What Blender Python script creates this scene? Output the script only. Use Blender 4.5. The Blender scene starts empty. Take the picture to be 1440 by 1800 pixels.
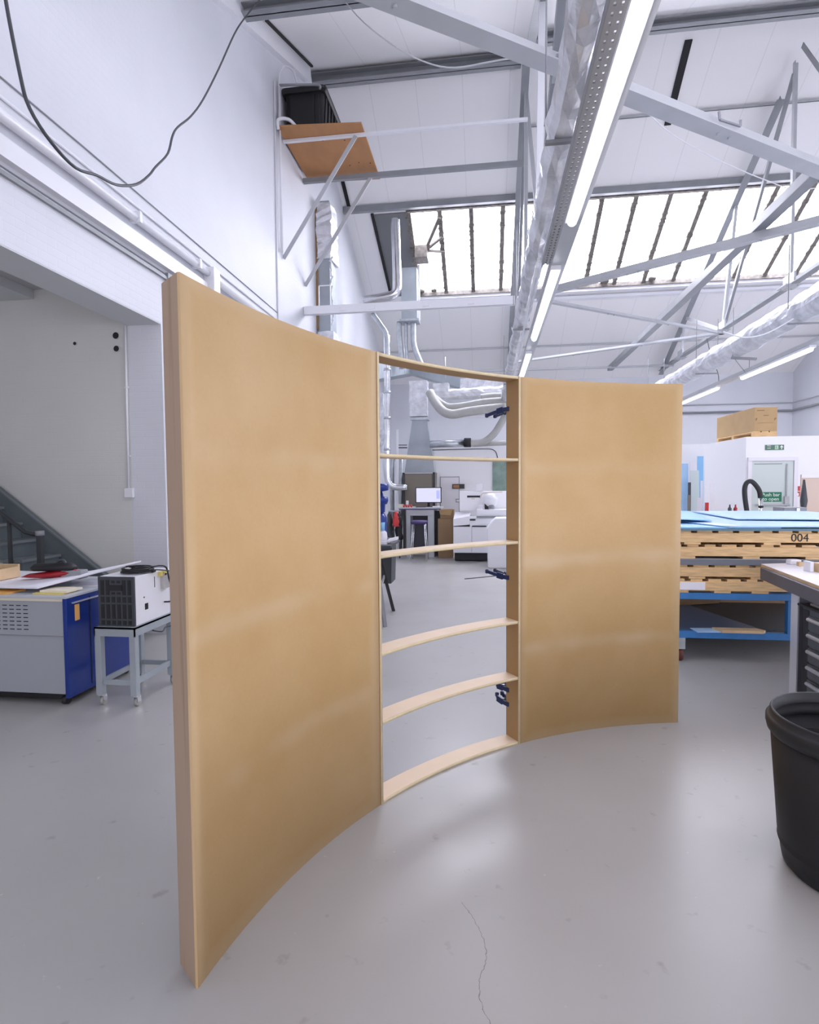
import bpy, bmesh, math, random
from mathutils import Vector, Matrix
random.seed(7)
S = bpy.context.scene
COL = S.collection
PI = math.pi

# ------------------------------------------------------------------ camera
FPX, YAW, PITCH, ROLL, CZ = 1000.4, .13507, .046633, -.0076723, 1.737
cy_, sy_, cp_, sp_ = math.cos(YAW), math.sin(YAW), math.cos(PITCH), math.sin(PITCH)
FW = Vector((-sy_*cp_, cy_*cp_, -sp_))
RT0 = Vector((cy_, sy_, 0)); UP0 = RT0.cross(FW)
RT = RT0*math.cos(ROLL) + UP0*math.sin(ROLL)
UP = -RT0*math.sin(ROLL) + UP0*math.cos(ROLL)
cd = bpy.data.cameras.new('camera'); cam = bpy.data.objects.new('camera', cd); COL.objects.link(cam)
cd.sensor_fit = 'HORIZONTAL'; cd.sensor_width = 36; cd.lens = 36*FPX/1440; cd.clip_start = .05; cd.clip_end = 200
M = Matrix((RT, UP, -FW)).transposed().to_4x4(); M.translation = (0, 0, CZ)
cam.matrix_world = M
S.camera = cam

# ------------------------------------------------------------------ light and exposure
SKY_STRENGTH = 3.0
PANE_STRENGTH = 17.0
NEAR_FILL_STRENGTH = 1.3  # this and the next three: panes added out of view for light
FRONT_FILL_STRENGTH = 1.6
SIDE_FILL_STRENGTH = 3.2
RECESS_FILL_STRENGTH = 1.6
LAMP_STRENGTH = 6.5
DAY = (.86, .87, 1.0)
w = bpy.data.worlds.new('world'); S.world = w; w.use_nodes = True
w.node_tree.nodes['Background'].inputs[0].default_value = (*DAY, 1)
w.node_tree.nodes['Background'].inputs[1].default_value = SKY_STRENGTH
S.view_settings.view_transform = 'Standard'; S.view_settings.look = 'None'
S.view_settings.gamma = 1; S.view_settings.exposure = 0.13
S.view_settings.use_curve_mapping = False
S.cycles.max_bounces = 10; S.cycles.diffuse_bounces = 6; S.cycles.glossy_bounces = 4
S.cycles.sample_clamp_indirect = 6
S.cycles.use_denoising = True

# ------------------------------------------------------------------ survey helpers
def at(px, py, **k):
    """the point of the place seen in the photograph at (px, py) on the plane x=, y= or z= (metres)"""
    d = RT*(px-720) - UP*(py-900) + FW*FPX
    a, v = list(k.items())[0]; i = 'xyz'.index(a)
    t = (v-(CZ if i == 2 else 0))/d[i]
    return Vector((0, 0, CZ)) + d*t
# roof planes
RY, RZ, MN, MB_ = 12.14, 10.52, .4125, .5154
def roof_z(y): return RZ-MN*(RY-y) if y < RY else RZ-MB_*(y-RY)

# ------------------------------------------------------------------ materials
def mat(name, col, rough=.6, metal=0, var=.0, scale=4, bump=0, bscale=30, emit=None, estr=0, stretch=None, spec=.5, col2=None):
    m = bpy.data.materials.new(name); m.use_nodes = True
    nt = m.node_tree; b = nt.nodes['Principled BSDF']
    b.inputs['Base Color'].default_value = (*col, 1); b.inputs['Roughness'].default_value = rough
    b.inputs['Metallic'].default_value = metal; b.inputs['Specular IOR Level'].default_value = spec
    tc = nt.nodes.new('ShaderNodeTexCoord'); mp = nt.nodes.new('ShaderNodeMapping')
    nt.links.new(tc.outputs['Object'], mp.inputs[0])
    if stretch: mp.inputs['Scale'].default_value = stretch
    if var or col2:
        n = nt.nodes.new('ShaderNodeTexNoise'); n.inputs['Scale'].default_value = scale; n.inputs['Detail'].default_value = 5
        nt.links.new(mp.outputs[0], n.inputs['Vector'])
        r = nt.nodes.new('ShaderNodeValToRGB'); nt.links.new(n.outputs[0], r.inputs[0])
        c2 = col2 or tuple(c*(1-var) for c in col)
        c1 = col if col2 else tuple(min(1, c*(1+var*.6)) for c in col)
        r.color_ramp.elements[0].color = (*c2, 1); r.color_ramp.elements[0].position = .32
        r.color_ramp.elements[1].color = (*c1, 1); r.color_ramp.elements[1].position = .68
        nt.links.new(r.outputs[0], b.inputs['Base Color'])
    if bump:
        n = nt.nodes.new('ShaderNodeTexNoise'); n.inputs['Scale'].default_value = bscale; n.inputs['Detail'].default_value = 4
        nt.links.new(mp.outputs[0], n.inputs['Vector'])
        bp = nt.nodes.new('ShaderNodeBump'); bp.inputs['Strength'].default_value = bump; bp.inputs['Distance'].default_value = .02
        nt.links.new(n.outputs[0], bp.inputs['Height']); nt.links.new(bp.outputs[0], b.inputs['Normal'])
    if emit:
        b.inputs['Emission Color'].default_value = (*emit, 1); b.inputs['Emission Strength'].default_value = estr
    return m

def wall_mat(name, col, brick=.25):
    m = mat(name, col, .55, var=.03, scale=1.2)
    nt = m.node_tree; b = nt.nodes['Principled BSDF']
    tc = nt.nodes.new('ShaderNodeTexCoord')
    sx = nt.nodes.new('ShaderNodeSeparateXYZ'); nt.links.new(tc.outputs['Object'], sx.inputs[0])
    ad = nt.nodes.new('ShaderNodeMath'); ad.operation = 'ADD'
    nt.links.new(sx.outputs[0], ad.inputs[0]); nt.links.new(sx.outputs[1], ad.inputs[1])
    cx = nt.nodes.new('ShaderNodeCombineXYZ'); nt.links.new(ad.outputs[0], cx.inputs[0]); nt.links.new(sx.outputs[2], cx.inputs[1])
    br = nt.nodes.new('ShaderNodeTexBrick'); br.inputs['Scale'].default_value = 1
    br.inputs['Brick Width'].default_value = .225; br.inputs['Row Height'].default_value = .075
    br.inputs['Mortar Size'].default_value = .006; br.inputs['Mortar Smooth'].default_value = .6
    nt.links.new(cx.outputs[0], br.inputs['Vector'])
    n = nt.nodes.new('ShaderNodeTexNoise'); n.inputs['Scale'].default_value = 1.3; nt.links.new(tc.outputs['Object'], n.inputs['Vector'])
    mu = nt.nodes.new('ShaderNodeMath'); mu.operation = 'MULTIPLY'
    nt.links.new(br.outputs['Fac'], mu.inputs[0]); nt.links.new(n.outputs[0], mu.inputs[1])
    bp = nt.nodes.new('ShaderNodeBump'); bp.inputs['Strength'].default_value = brick; bp.inputs['Distance'].default_value = .006; bp.invert = True
    nt.links.new(mu.outputs[0], bp.inputs['Height']); nt.links.new(bp.outputs[0], b.inputs['Normal'])
    return m

W = {}
W['wall'] = wall_mat('painted brick white', (.68, .69, .73))
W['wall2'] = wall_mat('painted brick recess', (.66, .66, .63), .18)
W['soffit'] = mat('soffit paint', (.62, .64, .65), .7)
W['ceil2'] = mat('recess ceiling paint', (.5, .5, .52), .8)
W['white'] = mat('white paint', (.80, .80, .83), .4)
W['panelwhite'] = mat('white sheet panel', (.86, .86, .88), .35)
W['steel'] = mat('grey painted steel', (.27, .28, .295), .45, var=.08, scale=3)
W['steel_l'] = mat('light painted steel', (.47, .48, .50), .4, var=.05, scale=3)
W['steel_d'] = mat('dark painted steel', (.26, .27, .29), .5, var=.1, scale=3)
W['galv'] = mat('galvanised steel', (.52, .55, .58), .35, .85, var=.18, scale=7)
W['galv_d'] = mat('dull galvanised duct', (.40, .44, .47), .5, .35, var=.12, scale=2)
W['chrome'] = mat('polished flue steel', (.75, .76, .78), .16, 1, var=.1, scale=5)
W['foil'] = mat('crinkled foil', (.74, .75, .79), .42, .35, var=.18, scale=6, bump=1.0, bscale=9)
W['foil_m'] = mat('folded foil', (.70, .71, .74), .30, .65, var=.2, scale=5, bump=1.0, bscale=6)
W['hose'] = mat('grey hose', (.42, .42, .40), .6, var=.08, scale=6)
W['black'] = mat('black plastic', (.009, .009, .011), .55)
W['rubber'] = mat('black rubber', (.014, .014, .016), .55)
W['dark'] = mat('charcoal plastic', (.05, .055, .062), .5)
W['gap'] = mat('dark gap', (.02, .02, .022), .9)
W['ply'] = mat('brown plywood', (.46, .22, .085), .6, var=.12, scale=2, stretch=(2, .8, 1))
W['mull'] = mat('weathered glazing bar', (.20, .18, .16), .8, var=.35, scale=12)
W['blue'] = mat('royal blue enamel', (.005, .030, .22), .28)
W['blueframe'] = mat('blue powder coat', (.045, .20, .50), .4, var=.1, scale=8)
W['bluesheet'] = mat('light blue film', (.27, .56, .86), .35, var=.06, scale=3)
W['bluesheet2'] = mat('pale blue film', (.42, .64, .90), .35, var=.06, scale=3)
W['bluedark'] = mat('blue spring clamp plastic', (.012, .02, .085), .35)
W['machine'] = mat('grey enamel', (.36, .385, .41), .4)
W['pine'] = mat('pallet pine', (.74, .50, .25), .7, var=.22, scale=5, stretch=(1.2, 8, 12))
W['card'] = mat('brown cardboard', (.50, .34, .17), .8, var=.06, scale=4)
W['card2'] = mat('dusky cardboard', (.30, .19, .10), .8, var=.08, scale=4)
W['paper'] = mat('white paper', (.82, .82, .88), .5)
W['yellow'] = mat('yellow note paper', (.75, .62, .18), .7)
W['orange'] = mat('orange label', (.85, .45, .12), .6)
W['cream'] = mat('cream paper', (.80, .74, .58), .7)
W['red'] = mat('glossy red plastic', (.35, .01, .02), .2)
W['redsign'] = mat('red sign', (.62, .05, .05), .5)
W['green'] = mat('green sign', (.0, .18, .085), .5)
W['green_g'] = mat('grey green sign', (.10, .20, .13), .5)
W['signwhite'] = mat('sign white', (.85, .9, .85), .5)
W['doorgreen'] = mat('pale green door paint', (.60, .68, .66), .45)
W['taupe'] = mat('taupe board', (.22, .19, .155), .7)
W['purple'] = mat('purple vinyl', (.07, .045, .16), .5)
W['greydesk'] = mat('grey laminate', (.50, .52, .55), .5)
W['stair'] = mat('grey stair paint', (.13, .155, .165), .45, var=.06)
W['stair_l'] = mat('lighter stair paint', (.19, .21, .22), .45)
W['rail'] = mat('dark handrail steel', (.05, .055, .06), .4, .3)
W['tool'] = mat('gunmetal drawer steel', (.10, .11, .12), .4, .3)
W['handle'] = mat('satin aluminium', (.75, .75, .77), .3, .6)
W['graphite'] = mat('graphite painted steel', (.10, .10, .12), .45)
W['beige'] = mat('beige board', (.66, .52, .43), .6)
W['board'] = mat('white laminate', (.80, .78, .82), .35)
W['wood_l'] = mat('light timber', (.66, .47, .27), .6, var=.15, scale=8)
W['glassblue'] = mat('translucent blue sheet', (.10, .17, .30), .25)
W['greysheet'] = mat('grey film stack', (.17, .18, .21), .5)
W['screen'] = mat('screen', (.03, .03, .04), .3, emit=(.70, .70, .90), estr=.95)
W['screen2'] = mat('screen toolbar', (.4, .4, .8), .3, emit=(.35, .40, .80), estr=.6)
W['lamp'] = mat('lit diffuser', (.9, .9, .9), .4, emit=(.93, .90, 1), estr=LAMP_STRENGTH)
W['pane'] = mat('daylit frosted pane', (.8, .8, .85), .5, emit=DAY, estr=PANE_STRENGTH)
W['fill_near'] = mat('added fill pane near', (.8, .8, .85), .5, emit=DAY, estr=NEAR_FILL_STRENGTH)  # this and the next three glow in added, unseen windows
W['fill_front'] = mat('added fill pane front', (.8, .8, .85), .5, emit=(.88, .88, 1), estr=FRONT_FILL_STRENGTH)
W['fill_recess'] = mat('added fill pane recess', (.8, .8, .85), .5, emit=(.88, .88, 1), estr=RECESS_FILL_STRENGTH)
W['fill_side'] = mat('added fill pane side', (.8, .8, .85), .5, emit=(.88, .88, 1), estr=SIDE_FILL_STRENGTH)
W['ink'] = mat('black ink', (.02, .015, .012), .7)
W['ceil'] = None

def ceil_mat():
    m = mat('insulated ceiling panels', (.60, .61, .64), .55)
    nt = m.node_tree; b = nt.nodes['Principled BSDF']
    tc = nt.nodes.new('ShaderNodeTexCoord'); sx = nt.nodes.new('ShaderNodeSeparateXYZ'); nt.links.new(tc.outputs['Object'], sx.inputs[0])
    # panel seams every 1.0 m across x
    a = nt.nodes.new('ShaderNodeMath'); a.operation = 'FRACT'; nt.links.new(sx.outputs[0], a.inputs[0])
    c = nt.nodes.new('ShaderNodeMath'); c.operation = 'SUBTRACT'; nt.links.new(a.outputs[0], c.inputs[0]); c.inputs[1].default_value = .5
    d = nt.nodes.new('ShaderNodeMath'); d.operation = 'ABSOLUTE'; nt.links.new(c.outputs[0], d.inputs[0])
    e = nt.nodes.new('ShaderNodeMath'); e.operation = 'LESS_THAN'; nt.links.new(d.outputs[0], e.inputs[0]); e.inputs[1].default_value = .007
    mx = nt.nodes.new('ShaderNodeMix'); mx.data_type = 'RGBA'; nt.links.new(e.outputs[0], mx.inputs[0])
    mx.inputs[6].default_value = (.82, .81, .81, 1); mx.inputs[7].default_value = (.70, .70, .71, 1)
    nt.links.new(mx.outputs[2], b.inputs['Base Color'])
    return m
W['ceil'] = ceil_mat()

def floor_mat():
    m = mat('grey painted concrete', (.40, .41, .42), .32, spec=.45)
    nt = m.node_tree; b = nt.nodes['Principled BSDF']; L = nt.links
    tc = nt.nodes.new('ShaderNodeTexCoord')
    def noise(scale, detail=4, st=None):
        n = nt.nodes.new('ShaderNodeTexNoise'); n.inputs['Scale'].default_value = scale; n.inputs['Detail'].default_value = detail
        L.new(tc.outputs['Object'], n.inputs['Vector']); return n
    def ramp(src, stops):
        r = nt.nodes.new('ShaderNodeValToRGB'); L.new(src, r.inputs[0])
        while len(r.color_ramp.elements) < len(stops): r.color_ramp.elements.new(.5)
        for e, (p, c) in zip(r.color_ramp.elements, stops): e.position = p; e.color = (*c, 1)
        return r
    base = ramp(noise(.9, 5).outputs[0], [(.3, (.38, .375, .36)), (.7, (.42, .41, .395))])
    sp = ramp(noise(9, 3).outputs[0], [(.0, (1, 1, 1)), (.66, (1, 1, 1)), (.76, (.76, .75, .72))])
    fl = ramp(noise(26, 2).outputs[0], [(.0, (1, 1, 1)), (.74, (1, 1, 1)), (.8, (1.25, 1.25, 1.25))])
    m1 = nt.nodes.new('ShaderNodeMix'); m1.data_type = 'RGBA'; m1.blend_type = 'MULTIPLY'; m1.inputs[0].default_value = 1
    L.new(base.outputs[0], m1.inputs[6]); L.new(sp.outputs[0], m1.inputs[7])
    m2 = nt.nodes.new('ShaderNodeMix'); m2.data_type = 'RGBA'; m2.blend_type = 'MULTIPLY'; m2.inputs[0].default_value = 1
    L.new(m1.outputs[2], m2.inputs[6]); L.new(fl.outputs[0], m2.inputs[7])
    # hairline crack in the paint, a wandering line in floor metres
    sx = nt.nodes.new('ShaderNodeSeparateXYZ'); L.new(tc.outputs['Object'], sx.inputs[0])
    pts = [(1.60, .03), (1.774, .009), (1.811, -.009), (1.883, -.027), (1.952, -.024), (2.028, -.004), (2.093, -.010), (2.16, -.030), (2.288, -.097), (2.392, -.163)]
    mr = nt.nodes.new('ShaderNodeMapRange'); L.new(sx.outputs[1], mr.inputs[0]); mr.inputs[1].default_value = 1.6; mr.inputs[2].default_value = 2.4
    cv = nt.nodes.new('ShaderNodeFloatCurve'); L.new(mr.outputs[0], cv.inputs['Value'])
    c = cv.mapping.curves[0]
    P2 = [((y-1.6)/.8, (x+.2)/.25) for y, x in pts]
    c.points[0].location = P2[0]; c.points[1].location = P2[-1]
    for p in P2[1:-1]: c.points.new(*p)
    cv.mapping.update()
    n5 = noise(40, 3)
    def mth(op, a, b2):
        q = nt.nodes.new('ShaderNodeMath'); q.operation = op
        for i, v in enumerate((a, b2)):
            if isinstance(v, (int, float)): q.inputs[i].default_value = v
            elif v is not None: L.new(v, q.inputs[i])
        return q.outputs[0]
    xc = mth('SUBTRACT', mth('MULTIPLY', cv.outputs[0], .25), .2)
    xc = mth('ADD', xc, mth('MULTIPLY', mth('SUBTRACT', n5.outputs[0], .5), .018))
    dist = mth('ABSOLUTE', mth('SUBTRACT', sx.outputs[0], xc), 0)
    on = mth('LESS_THAN', dist, .0013)
    on = mth('MULTIPLY', on, mth('LESS_THAN', sx.outputs[1], 2.3))
    on = mth('MULTIPLY', on, mth('GREATER_THAN', sx.outputs[1], 1.4))
    m3 = nt.nodes.new('ShaderNodeMix'); m3.data_type = 'RGBA'; L.new(on, m3.inputs[0])
    L.new(m2.outputs[2], m3.inputs[6]); m3.inputs[7].default_value = (.2, .2, .2, 1)
    L.new(m3.outputs[2], b.inputs['Base Color'])
    rr = nt.nodes.new('ShaderNodeMapRange'); L.new(noise(2.2, 5).outputs[0], rr.inputs[0]); rr.inputs[3].default_value = .24; rr.inputs[4].default_value = .42
    L.new(rr.outputs[0], b.inputs['Roughness'])
    return m
W['floor'] = floor_mat()

def mdf_mat(name, face=True, tint=(1, 1, 1)):
    """fibreboard; UV = metres along the arc and up. Pale rubbed filler lines sit where the ribs are fixed, edges are paler from sanding"""
    T = lambda c: tuple(a*b for a, b in zip(c, tint))
    m = mat(name, T((.58, .39, .20)), .55, spec=.3)
    nt = m.node_tree; b = nt.nodes['Principled BSDF']; L = nt.links
    tc = nt.nodes.new('ShaderNodeTexCoord')
    n1 = nt.nodes.new('ShaderNodeTexNoise'); n1.inputs['Scale'].default_value = 2.2; n1.inputs['Detail'].default_value = 6; L.new(tc.outputs['Object'], n1.inputs['Vector'])
    r = nt.nodes.new('ShaderNodeValToRGB'); L.new(n1.outputs[0], r.inputs[0])
    r.color_ramp.elements[0].position = .3; r.color_ramp.elements[0].color = (*T((.49, .315, .130)), 1)
    r.color_ramp.elements[1].position = .72; r.color_ramp.elements[1].color = (*T((.55, .372, .180)), 1)
    n2 = nt.nodes.new('ShaderNodeTexNoise'); n2.inputs['Scale'].default_value = 60; n2.inputs['Detail'].default_value = 3; L.new(tc.outputs['Object'], n2.inputs['Vector'])
    mf = nt.nodes.new('ShaderNodeMix'); mf.data_type = 'RGBA'; mf.blend_type = 'OVERLAY'; mf.inputs[0].default_value = .04
    L.new(r.outputs[0], mf.inputs[6]); L.new(n2.outputs[0], mf.inputs[7])
    out = mf.outputs[2]
    if face:
        uv = nt.nodes.new('ShaderNodeUVMap'); sx = nt.nodes.new('ShaderNodeSeparateXYZ'); L.new(uv.outputs[0], sx.inputs[0])
        def mth(op, a, b2=0):
            q = nt.nodes.new('ShaderNodeMath'); q.operation = op
            for i, v in enumerate((a, b2)):
                if isinstance(v, (int, float)): q.inputs[i].default_value = v
                else: L.new(v, q.inputs[i])
            q.use_clamp = op in ('POWER',)
            return q.outputs[0]
        n3 = nt.nodes.new('ShaderNodeTexNoise'); n3.inputs['Scale'].default_value = 3.5; n3.inputs['Detail'].default_value = 4; L.new(tc.outputs['Object'], n3.inputs['Vector'])
        zz = mth('ADD', sx.outputs[1], mth('MULTIPLY', mth('SUBTRACT', n3.outputs[0], .5), .09))
        tot = None
        for h, wd, st in ((.64, .045, .8), (1.22, .05, .75), (1.85, .05, .4)):
            g = mth('DIVIDE', mth('SUBTRACT', zz, h), wd)
            g = mth('POWER', 2.718, mth('MULTIPLY', mth('MULTIPLY', g, g), -1))
            g = mth('MULTIPLY', g, st)
            tot = g if tot is None else mth('ADD', tot, g)
        n4 = nt.nodes.new('ShaderNodeTexNoise'); n4.inputs['Scale'].default_value = 1.6; L.new(tc.outputs['Object'], n4.inputs['Vector'])
        mr = nt.nodes.new('ShaderNodeMapRange'); L.new(n4.outputs[0], mr.inputs[0]); mr.inputs[1].default_value = .35; mr.inputs[2].default_value = .6
        tot = mth('MULTIPLY', tot, mr.outputs[0])
        # pale sanded border
        ed = mth('MINIMUM', mth('MINIMUM', sx.outputs[1], mth('SUBTRACT', 2.46, sx.outputs[1])), mth('MINIMUM', sx.outputs[0], mth('SUBTRACT', 1.26, sx.outputs[0])))
        mr2 = nt.nodes.new('ShaderNodeMapRange'); L.new(mth('ADD', ed, mth('MULTIPLY', mth('SUBTRACT', n3.outputs[0], .5), .05)), mr2.inputs[0]); mr2.inputs[1].default_value = .01; mr2.inputs[2].default_value = .07; mr2.inputs[3].default_value = .5; mr2.inputs[4].default_value = 0
        tot = mth('MAXIMUM', tot, mr2.outputs[0])
        mm = nt.nodes.new('ShaderNodeMix'); mm.data_type = 'RGBA'; L.new(mth('MULTIPLY', tot, .7), mm.inputs[0])
        L.new(out, mm.inputs[6]); mm.inputs[7].default_value = (*T((.62, .47, .30)), 1)
        out = mm.outputs[2]
    L.new(out, b.inputs['Base Color'])
    return m
W['mdf'] = mdf_mat('fibreboard face')
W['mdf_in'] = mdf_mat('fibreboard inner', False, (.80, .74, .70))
W['mdf_edge'] = mat('fibreboard edge', (.66, .54, .33), .6, var=.06, scale=20)
W['shelf'] = mat('shelf board top-lit', (.80, .62, .43), .5, var=.04, scale=6)  # paler than the fibreboard: light from above is put into the colour

def end_mat():
    m = mat('timber end board', (.50, .36, .25), .6)
    nt = m.node_tree; b = nt.nodes['Principled BSDF']; L = nt.links
    tc = nt.nodes.new('ShaderNodeTexCoord'); mp = nt.nodes.new('ShaderNodeMapping'); mp.inputs['Scale'].default_value = (14, 14, .5)
    L.new(tc.outputs['Object'], mp.inputs[0])
    n = nt.nodes.new('ShaderNodeTexNoise'); n.inputs['Scale'].default_value = 1.1; n.inputs['Detail'].default_value = 5; L.new(mp.outputs[0], n.inputs['Vector'])
    r = nt.nodes.new('ShaderNodeValToRGB'); L.new(n.outputs[0], r.inputs[0])
    r.color_ramp.elements[0].position = .30; r.color_ramp.elements[0].color = (.27, .17, .09, 1)
    r.color_ramp.elements[1].position = .46; r.color_ramp.elements[1].color = (.42, .30, .21, 1)  # grain tones darkened, the weaker light on this end put into them
    L.new(r.outputs[0], b.inputs['Base Color'])
    return m
W['end'] = end_mat()

# ------------------------------------------------------------------ mesh builder
def empty(name, loc, rz=0):
    o = bpy.data.objects.new(name, None); COL.objects.link(o); o.location = loc; o.rotation_euler = (0, 0, rz); o.empty_display_size = .1
    return o
def tag(o, label=None, cat=None, group=None, kind=None):
    if label: o['label'] = label
    if cat: o['category'] = cat
    if group: o['group'] = group
    if kind: o['kind'] = kind
    return o
def thing(name, label, cat, loc=(0, 0, 0), rz=0, group=None):
    return tag(empty(name, loc, rz), label, cat, group)
def root_of(o):
    while o.parent: o = o.parent
    return o
class MB:
    """collects shapes in world metres (or in the thing's own frame when its root is turned)"""
    def __init__(s): s.b = bmesh.new(); s.uv = None
    def quadbox(s, c):                       # 8 corners: bottom 4 then top 4
        v = [s.b.verts.new(p) for p in c]
        for f in ((3, 2, 1, 0), (4, 5, 6, 7), (0, 1, 5, 4), (1, 2, 6, 5), (2, 3, 7, 6), (3, 0, 4, 7)): s.b.faces.new([v[i] for i in f])
        return s
    def box(s, x0, x1, y0, y1, z0, z1):
        x0, x1 = sorted((x0, x1)); y0, y1 = sorted((y0, y1)); z0, z1 = sorted((z0, z1))
        return s.quadbox([(x0, y0, z0), (x1, y0, z0), (x1, y1, z0), (x0, y1, z0), (x0, y0, z1), (x1, y0, z1), (x1, y1, z1), (x0, y1, z1)])
    def rbox(s, cx, cy, z0, z1, lx, ly, a):   # box turned about z
        ca, sa = math.cos(a), math.sin(a)
        f = lambda x, y, z: (cx+x*ca-y*sa, cy+x*sa+y*ca, z)
        x, y = lx/2, ly/2
        return s.quadbox([f(-x, -y, z0), f(x, -y, z0), f(x, y, z0), f(-x, y, z0), f(-x, -y, z1), f(x, -y, z1), f(x, y, z1), f(-x, y, z1)])
    def bar(s, p, q, w, h, up=(0, 0, 1)):     # rectangular bar from p to q
        p, q = Vector(p), Vector(q); d = (q-p).normalized(); up = Vector(up)
        sd = d.cross(up)
        if sd.length < 1e-3: sd = d.cross(Vector((0, 1, 0)))
        sd.normalize(); u = sd.cross(d).normalized()
        a, b = sd*w/2, u*h/2
        return s.quadbox([p-a-b, q-a-b, q+a-b, p+a-b, p-a+b, q-a+b, q+a+b, p+a+b])
    def angle(s, p, q, w, h, t=.012, up=(0, 0, 1), double=False):   # rolled angle: a flat flange and an upright web
        p, q = Vector(p), Vector(q); d = (q-p).normalized(); sd = d.cross(Vector(up)).normalized(); u = sd.cross(d).normalized()
        s.bar(p, q, w, t, up)
        off = u*(h/2) + (Vector((0, 0, 0)) if double else sd*(-w/2+t/2))
        s.bar(p+off, q+off, t, h, up)
        return s
    def tube(s, pts, r, n=10, cap=True):
        pts = [Vector(p) for p in pts]; rs = r if isinstance(r, (list, tuple)) else [r]*len(pts)
        rings = []; prev = None
        for i, p in enumerate(pts):
            d = (pts[min(i+1, len(pts)-1)]-pts[max(i-1, 0)]).normalized()
            if prev is None:
                a = Vector((0, 0, 1)) if abs(d.z) < .9 else Vector((1, 0, 0))
                sd = d.cross(a).normalized()
            else:
                sd = (prev-d*prev.dot(d)).normalized()
            prev = sd; u = d.cross(sd)
            rings.append([s.b.verts.new(p+(sd*math.cos(2*PI*k/n)+u*math.sin(2*PI*k/n))*rs[i]) for k in range(n)])
        for a, b in zip(rings, rings[1:]):
            for k in range(n):
                f = s.b.faces.new((a[k], a[(k+1) % n], b[(k+1) % n], b[k])); f.smooth = True
        if cap:
            s.b.faces.new(rings[0][::-1]); s.b.faces.new(rings[-1])
        return s
    def lathe(s, cx, cy, prof, n=48, ry=1.0, cap=True):   # prof = [(radius, z)...]
        rings = [[s.b.verts.new((cx+r*math.cos(2*PI*k/n), cy+r*ry*math.sin(2*PI*k/n), z)) for k in range(n)] for r, z in prof]
        for a, b in zip(rings, rings[1:]):
            for k in range(n):
                f = s.b.faces.new((a[k], a[(k+1) % n], b[(k+1) % n], b[k])); f.smooth = True
        if cap: s.b.faces.new(rings[0][::-1]); s.b.faces.new(rings[-1])
        return s
    def prism(s, poly, off):                 # polygon in 3d pushed along off
        off = Vector(off); a = [s.b.verts.new(p) for p in poly]; b = [s.b.verts.new(Vector(p)+off) for p in poly]
        n = len(a); s.b.faces.new(a[::-1]); s.b.faces.new(b)
        for k in range(n): s.b.faces.new((a[k], a[(k+1) % n], b[(k+1) % n], b[k]))
        return s
    def build(s, name, m, parent=None, org=None, bevel=0, local=False, smooth=False):
        bmesh.ops.recalc_face_normals(s.b, faces=s.b.faces)
        if org is None and parent is None:
            vs = [v.co for v in s.b.verts]
            org = Vector(((min(v.x for v in vs)+max(v.x for v in vs))/2, (min(v.y for v in vs)+max(v.y for v in vs))/2, min(v.z for v in vs)))
        o_off = Vector((0, 0, 0)) if local else (Vector(org) if parent is None else root_of(parent).location)
        bmesh.ops.translate(s.b, verts=s.b.verts, vec=-o_off)
        me = bpy.data.meshes.new(name); s.b.to_mesh(me); s.b.free()
        if smooth:
            for p in me.polygons: p.use_smooth = True
        me.materials.append(m)
        o = bpy.data.objects.new(name, me); COL.objects.link(o)
        if parent is None: o.location = o_off
        else: o.parent = parent
        if bevel:
            md = o.modifiers.new('bevel', 'BEVEL'); md.width = bevel; md.segments = 2; md.limit_method = 'ANGLE'
        return o
def struct(o, label=None):
    return tag(o, label, None, None, 'structure')
def copy_tree(o, parent=None):
    c = o.copy(); COL.objects.link(c); c.parent = parent
    for ch in [x for x in bpy.data.objects if x.parent == o]: copy_tree(ch, c)
    return c
def smooth_path(pts, k=6):
    pts = [Vector(p) for p in pts]; out = []
    for i in range(len(pts)-1):
        p0, p1, p2, p3 = pts[max(i-1, 0)], pts[i], pts[i+1], pts[min(i+2, len(pts)-1)]
        for j in range(k):
            t = j/k
            out.append(.5*((2*p1)+(p2-p0)*t+(2*p0-5*p1+4*p2-p3)*t*t+(3*p1-p0-3*p2+p3)*t**3))
    out.append(pts[-1]); return out
def text_mesh(body, size, m, loc, rot, parent=None, name='lettering', ext=.001, align='CENTER'):
    cu = bpy.data.curves.new(name, 'FONT'); cu.body = body; cu.size = size; cu.extrude = ext; cu.align_x = align; cu.align_y = 'CENTER'
    to = bpy.data.objects.new('tmp', cu); COL.objects.link(to)
    dg = bpy.context.evaluated_depsgraph_get(); dg.update()
    me = bpy.data.meshes.new_from_object(to.evaluated_get(dg)); bpy.data.objects.remove(to)
    me.transform(Matrix.Translation(Vector(loc)-(root_of(parent).location if parent else Vector((0, 0, 0)))) @ rot.to_4x4())
    me.materials.clear(); me.materials.append(m)
    o = bpy.data.objects.new(name, me); COL.objects.link(o)
    if parent: o.parent = parent
    return o
FACING = Matrix.Rotation(PI/2, 3, 'X')       # text standing up, read from -y

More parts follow.
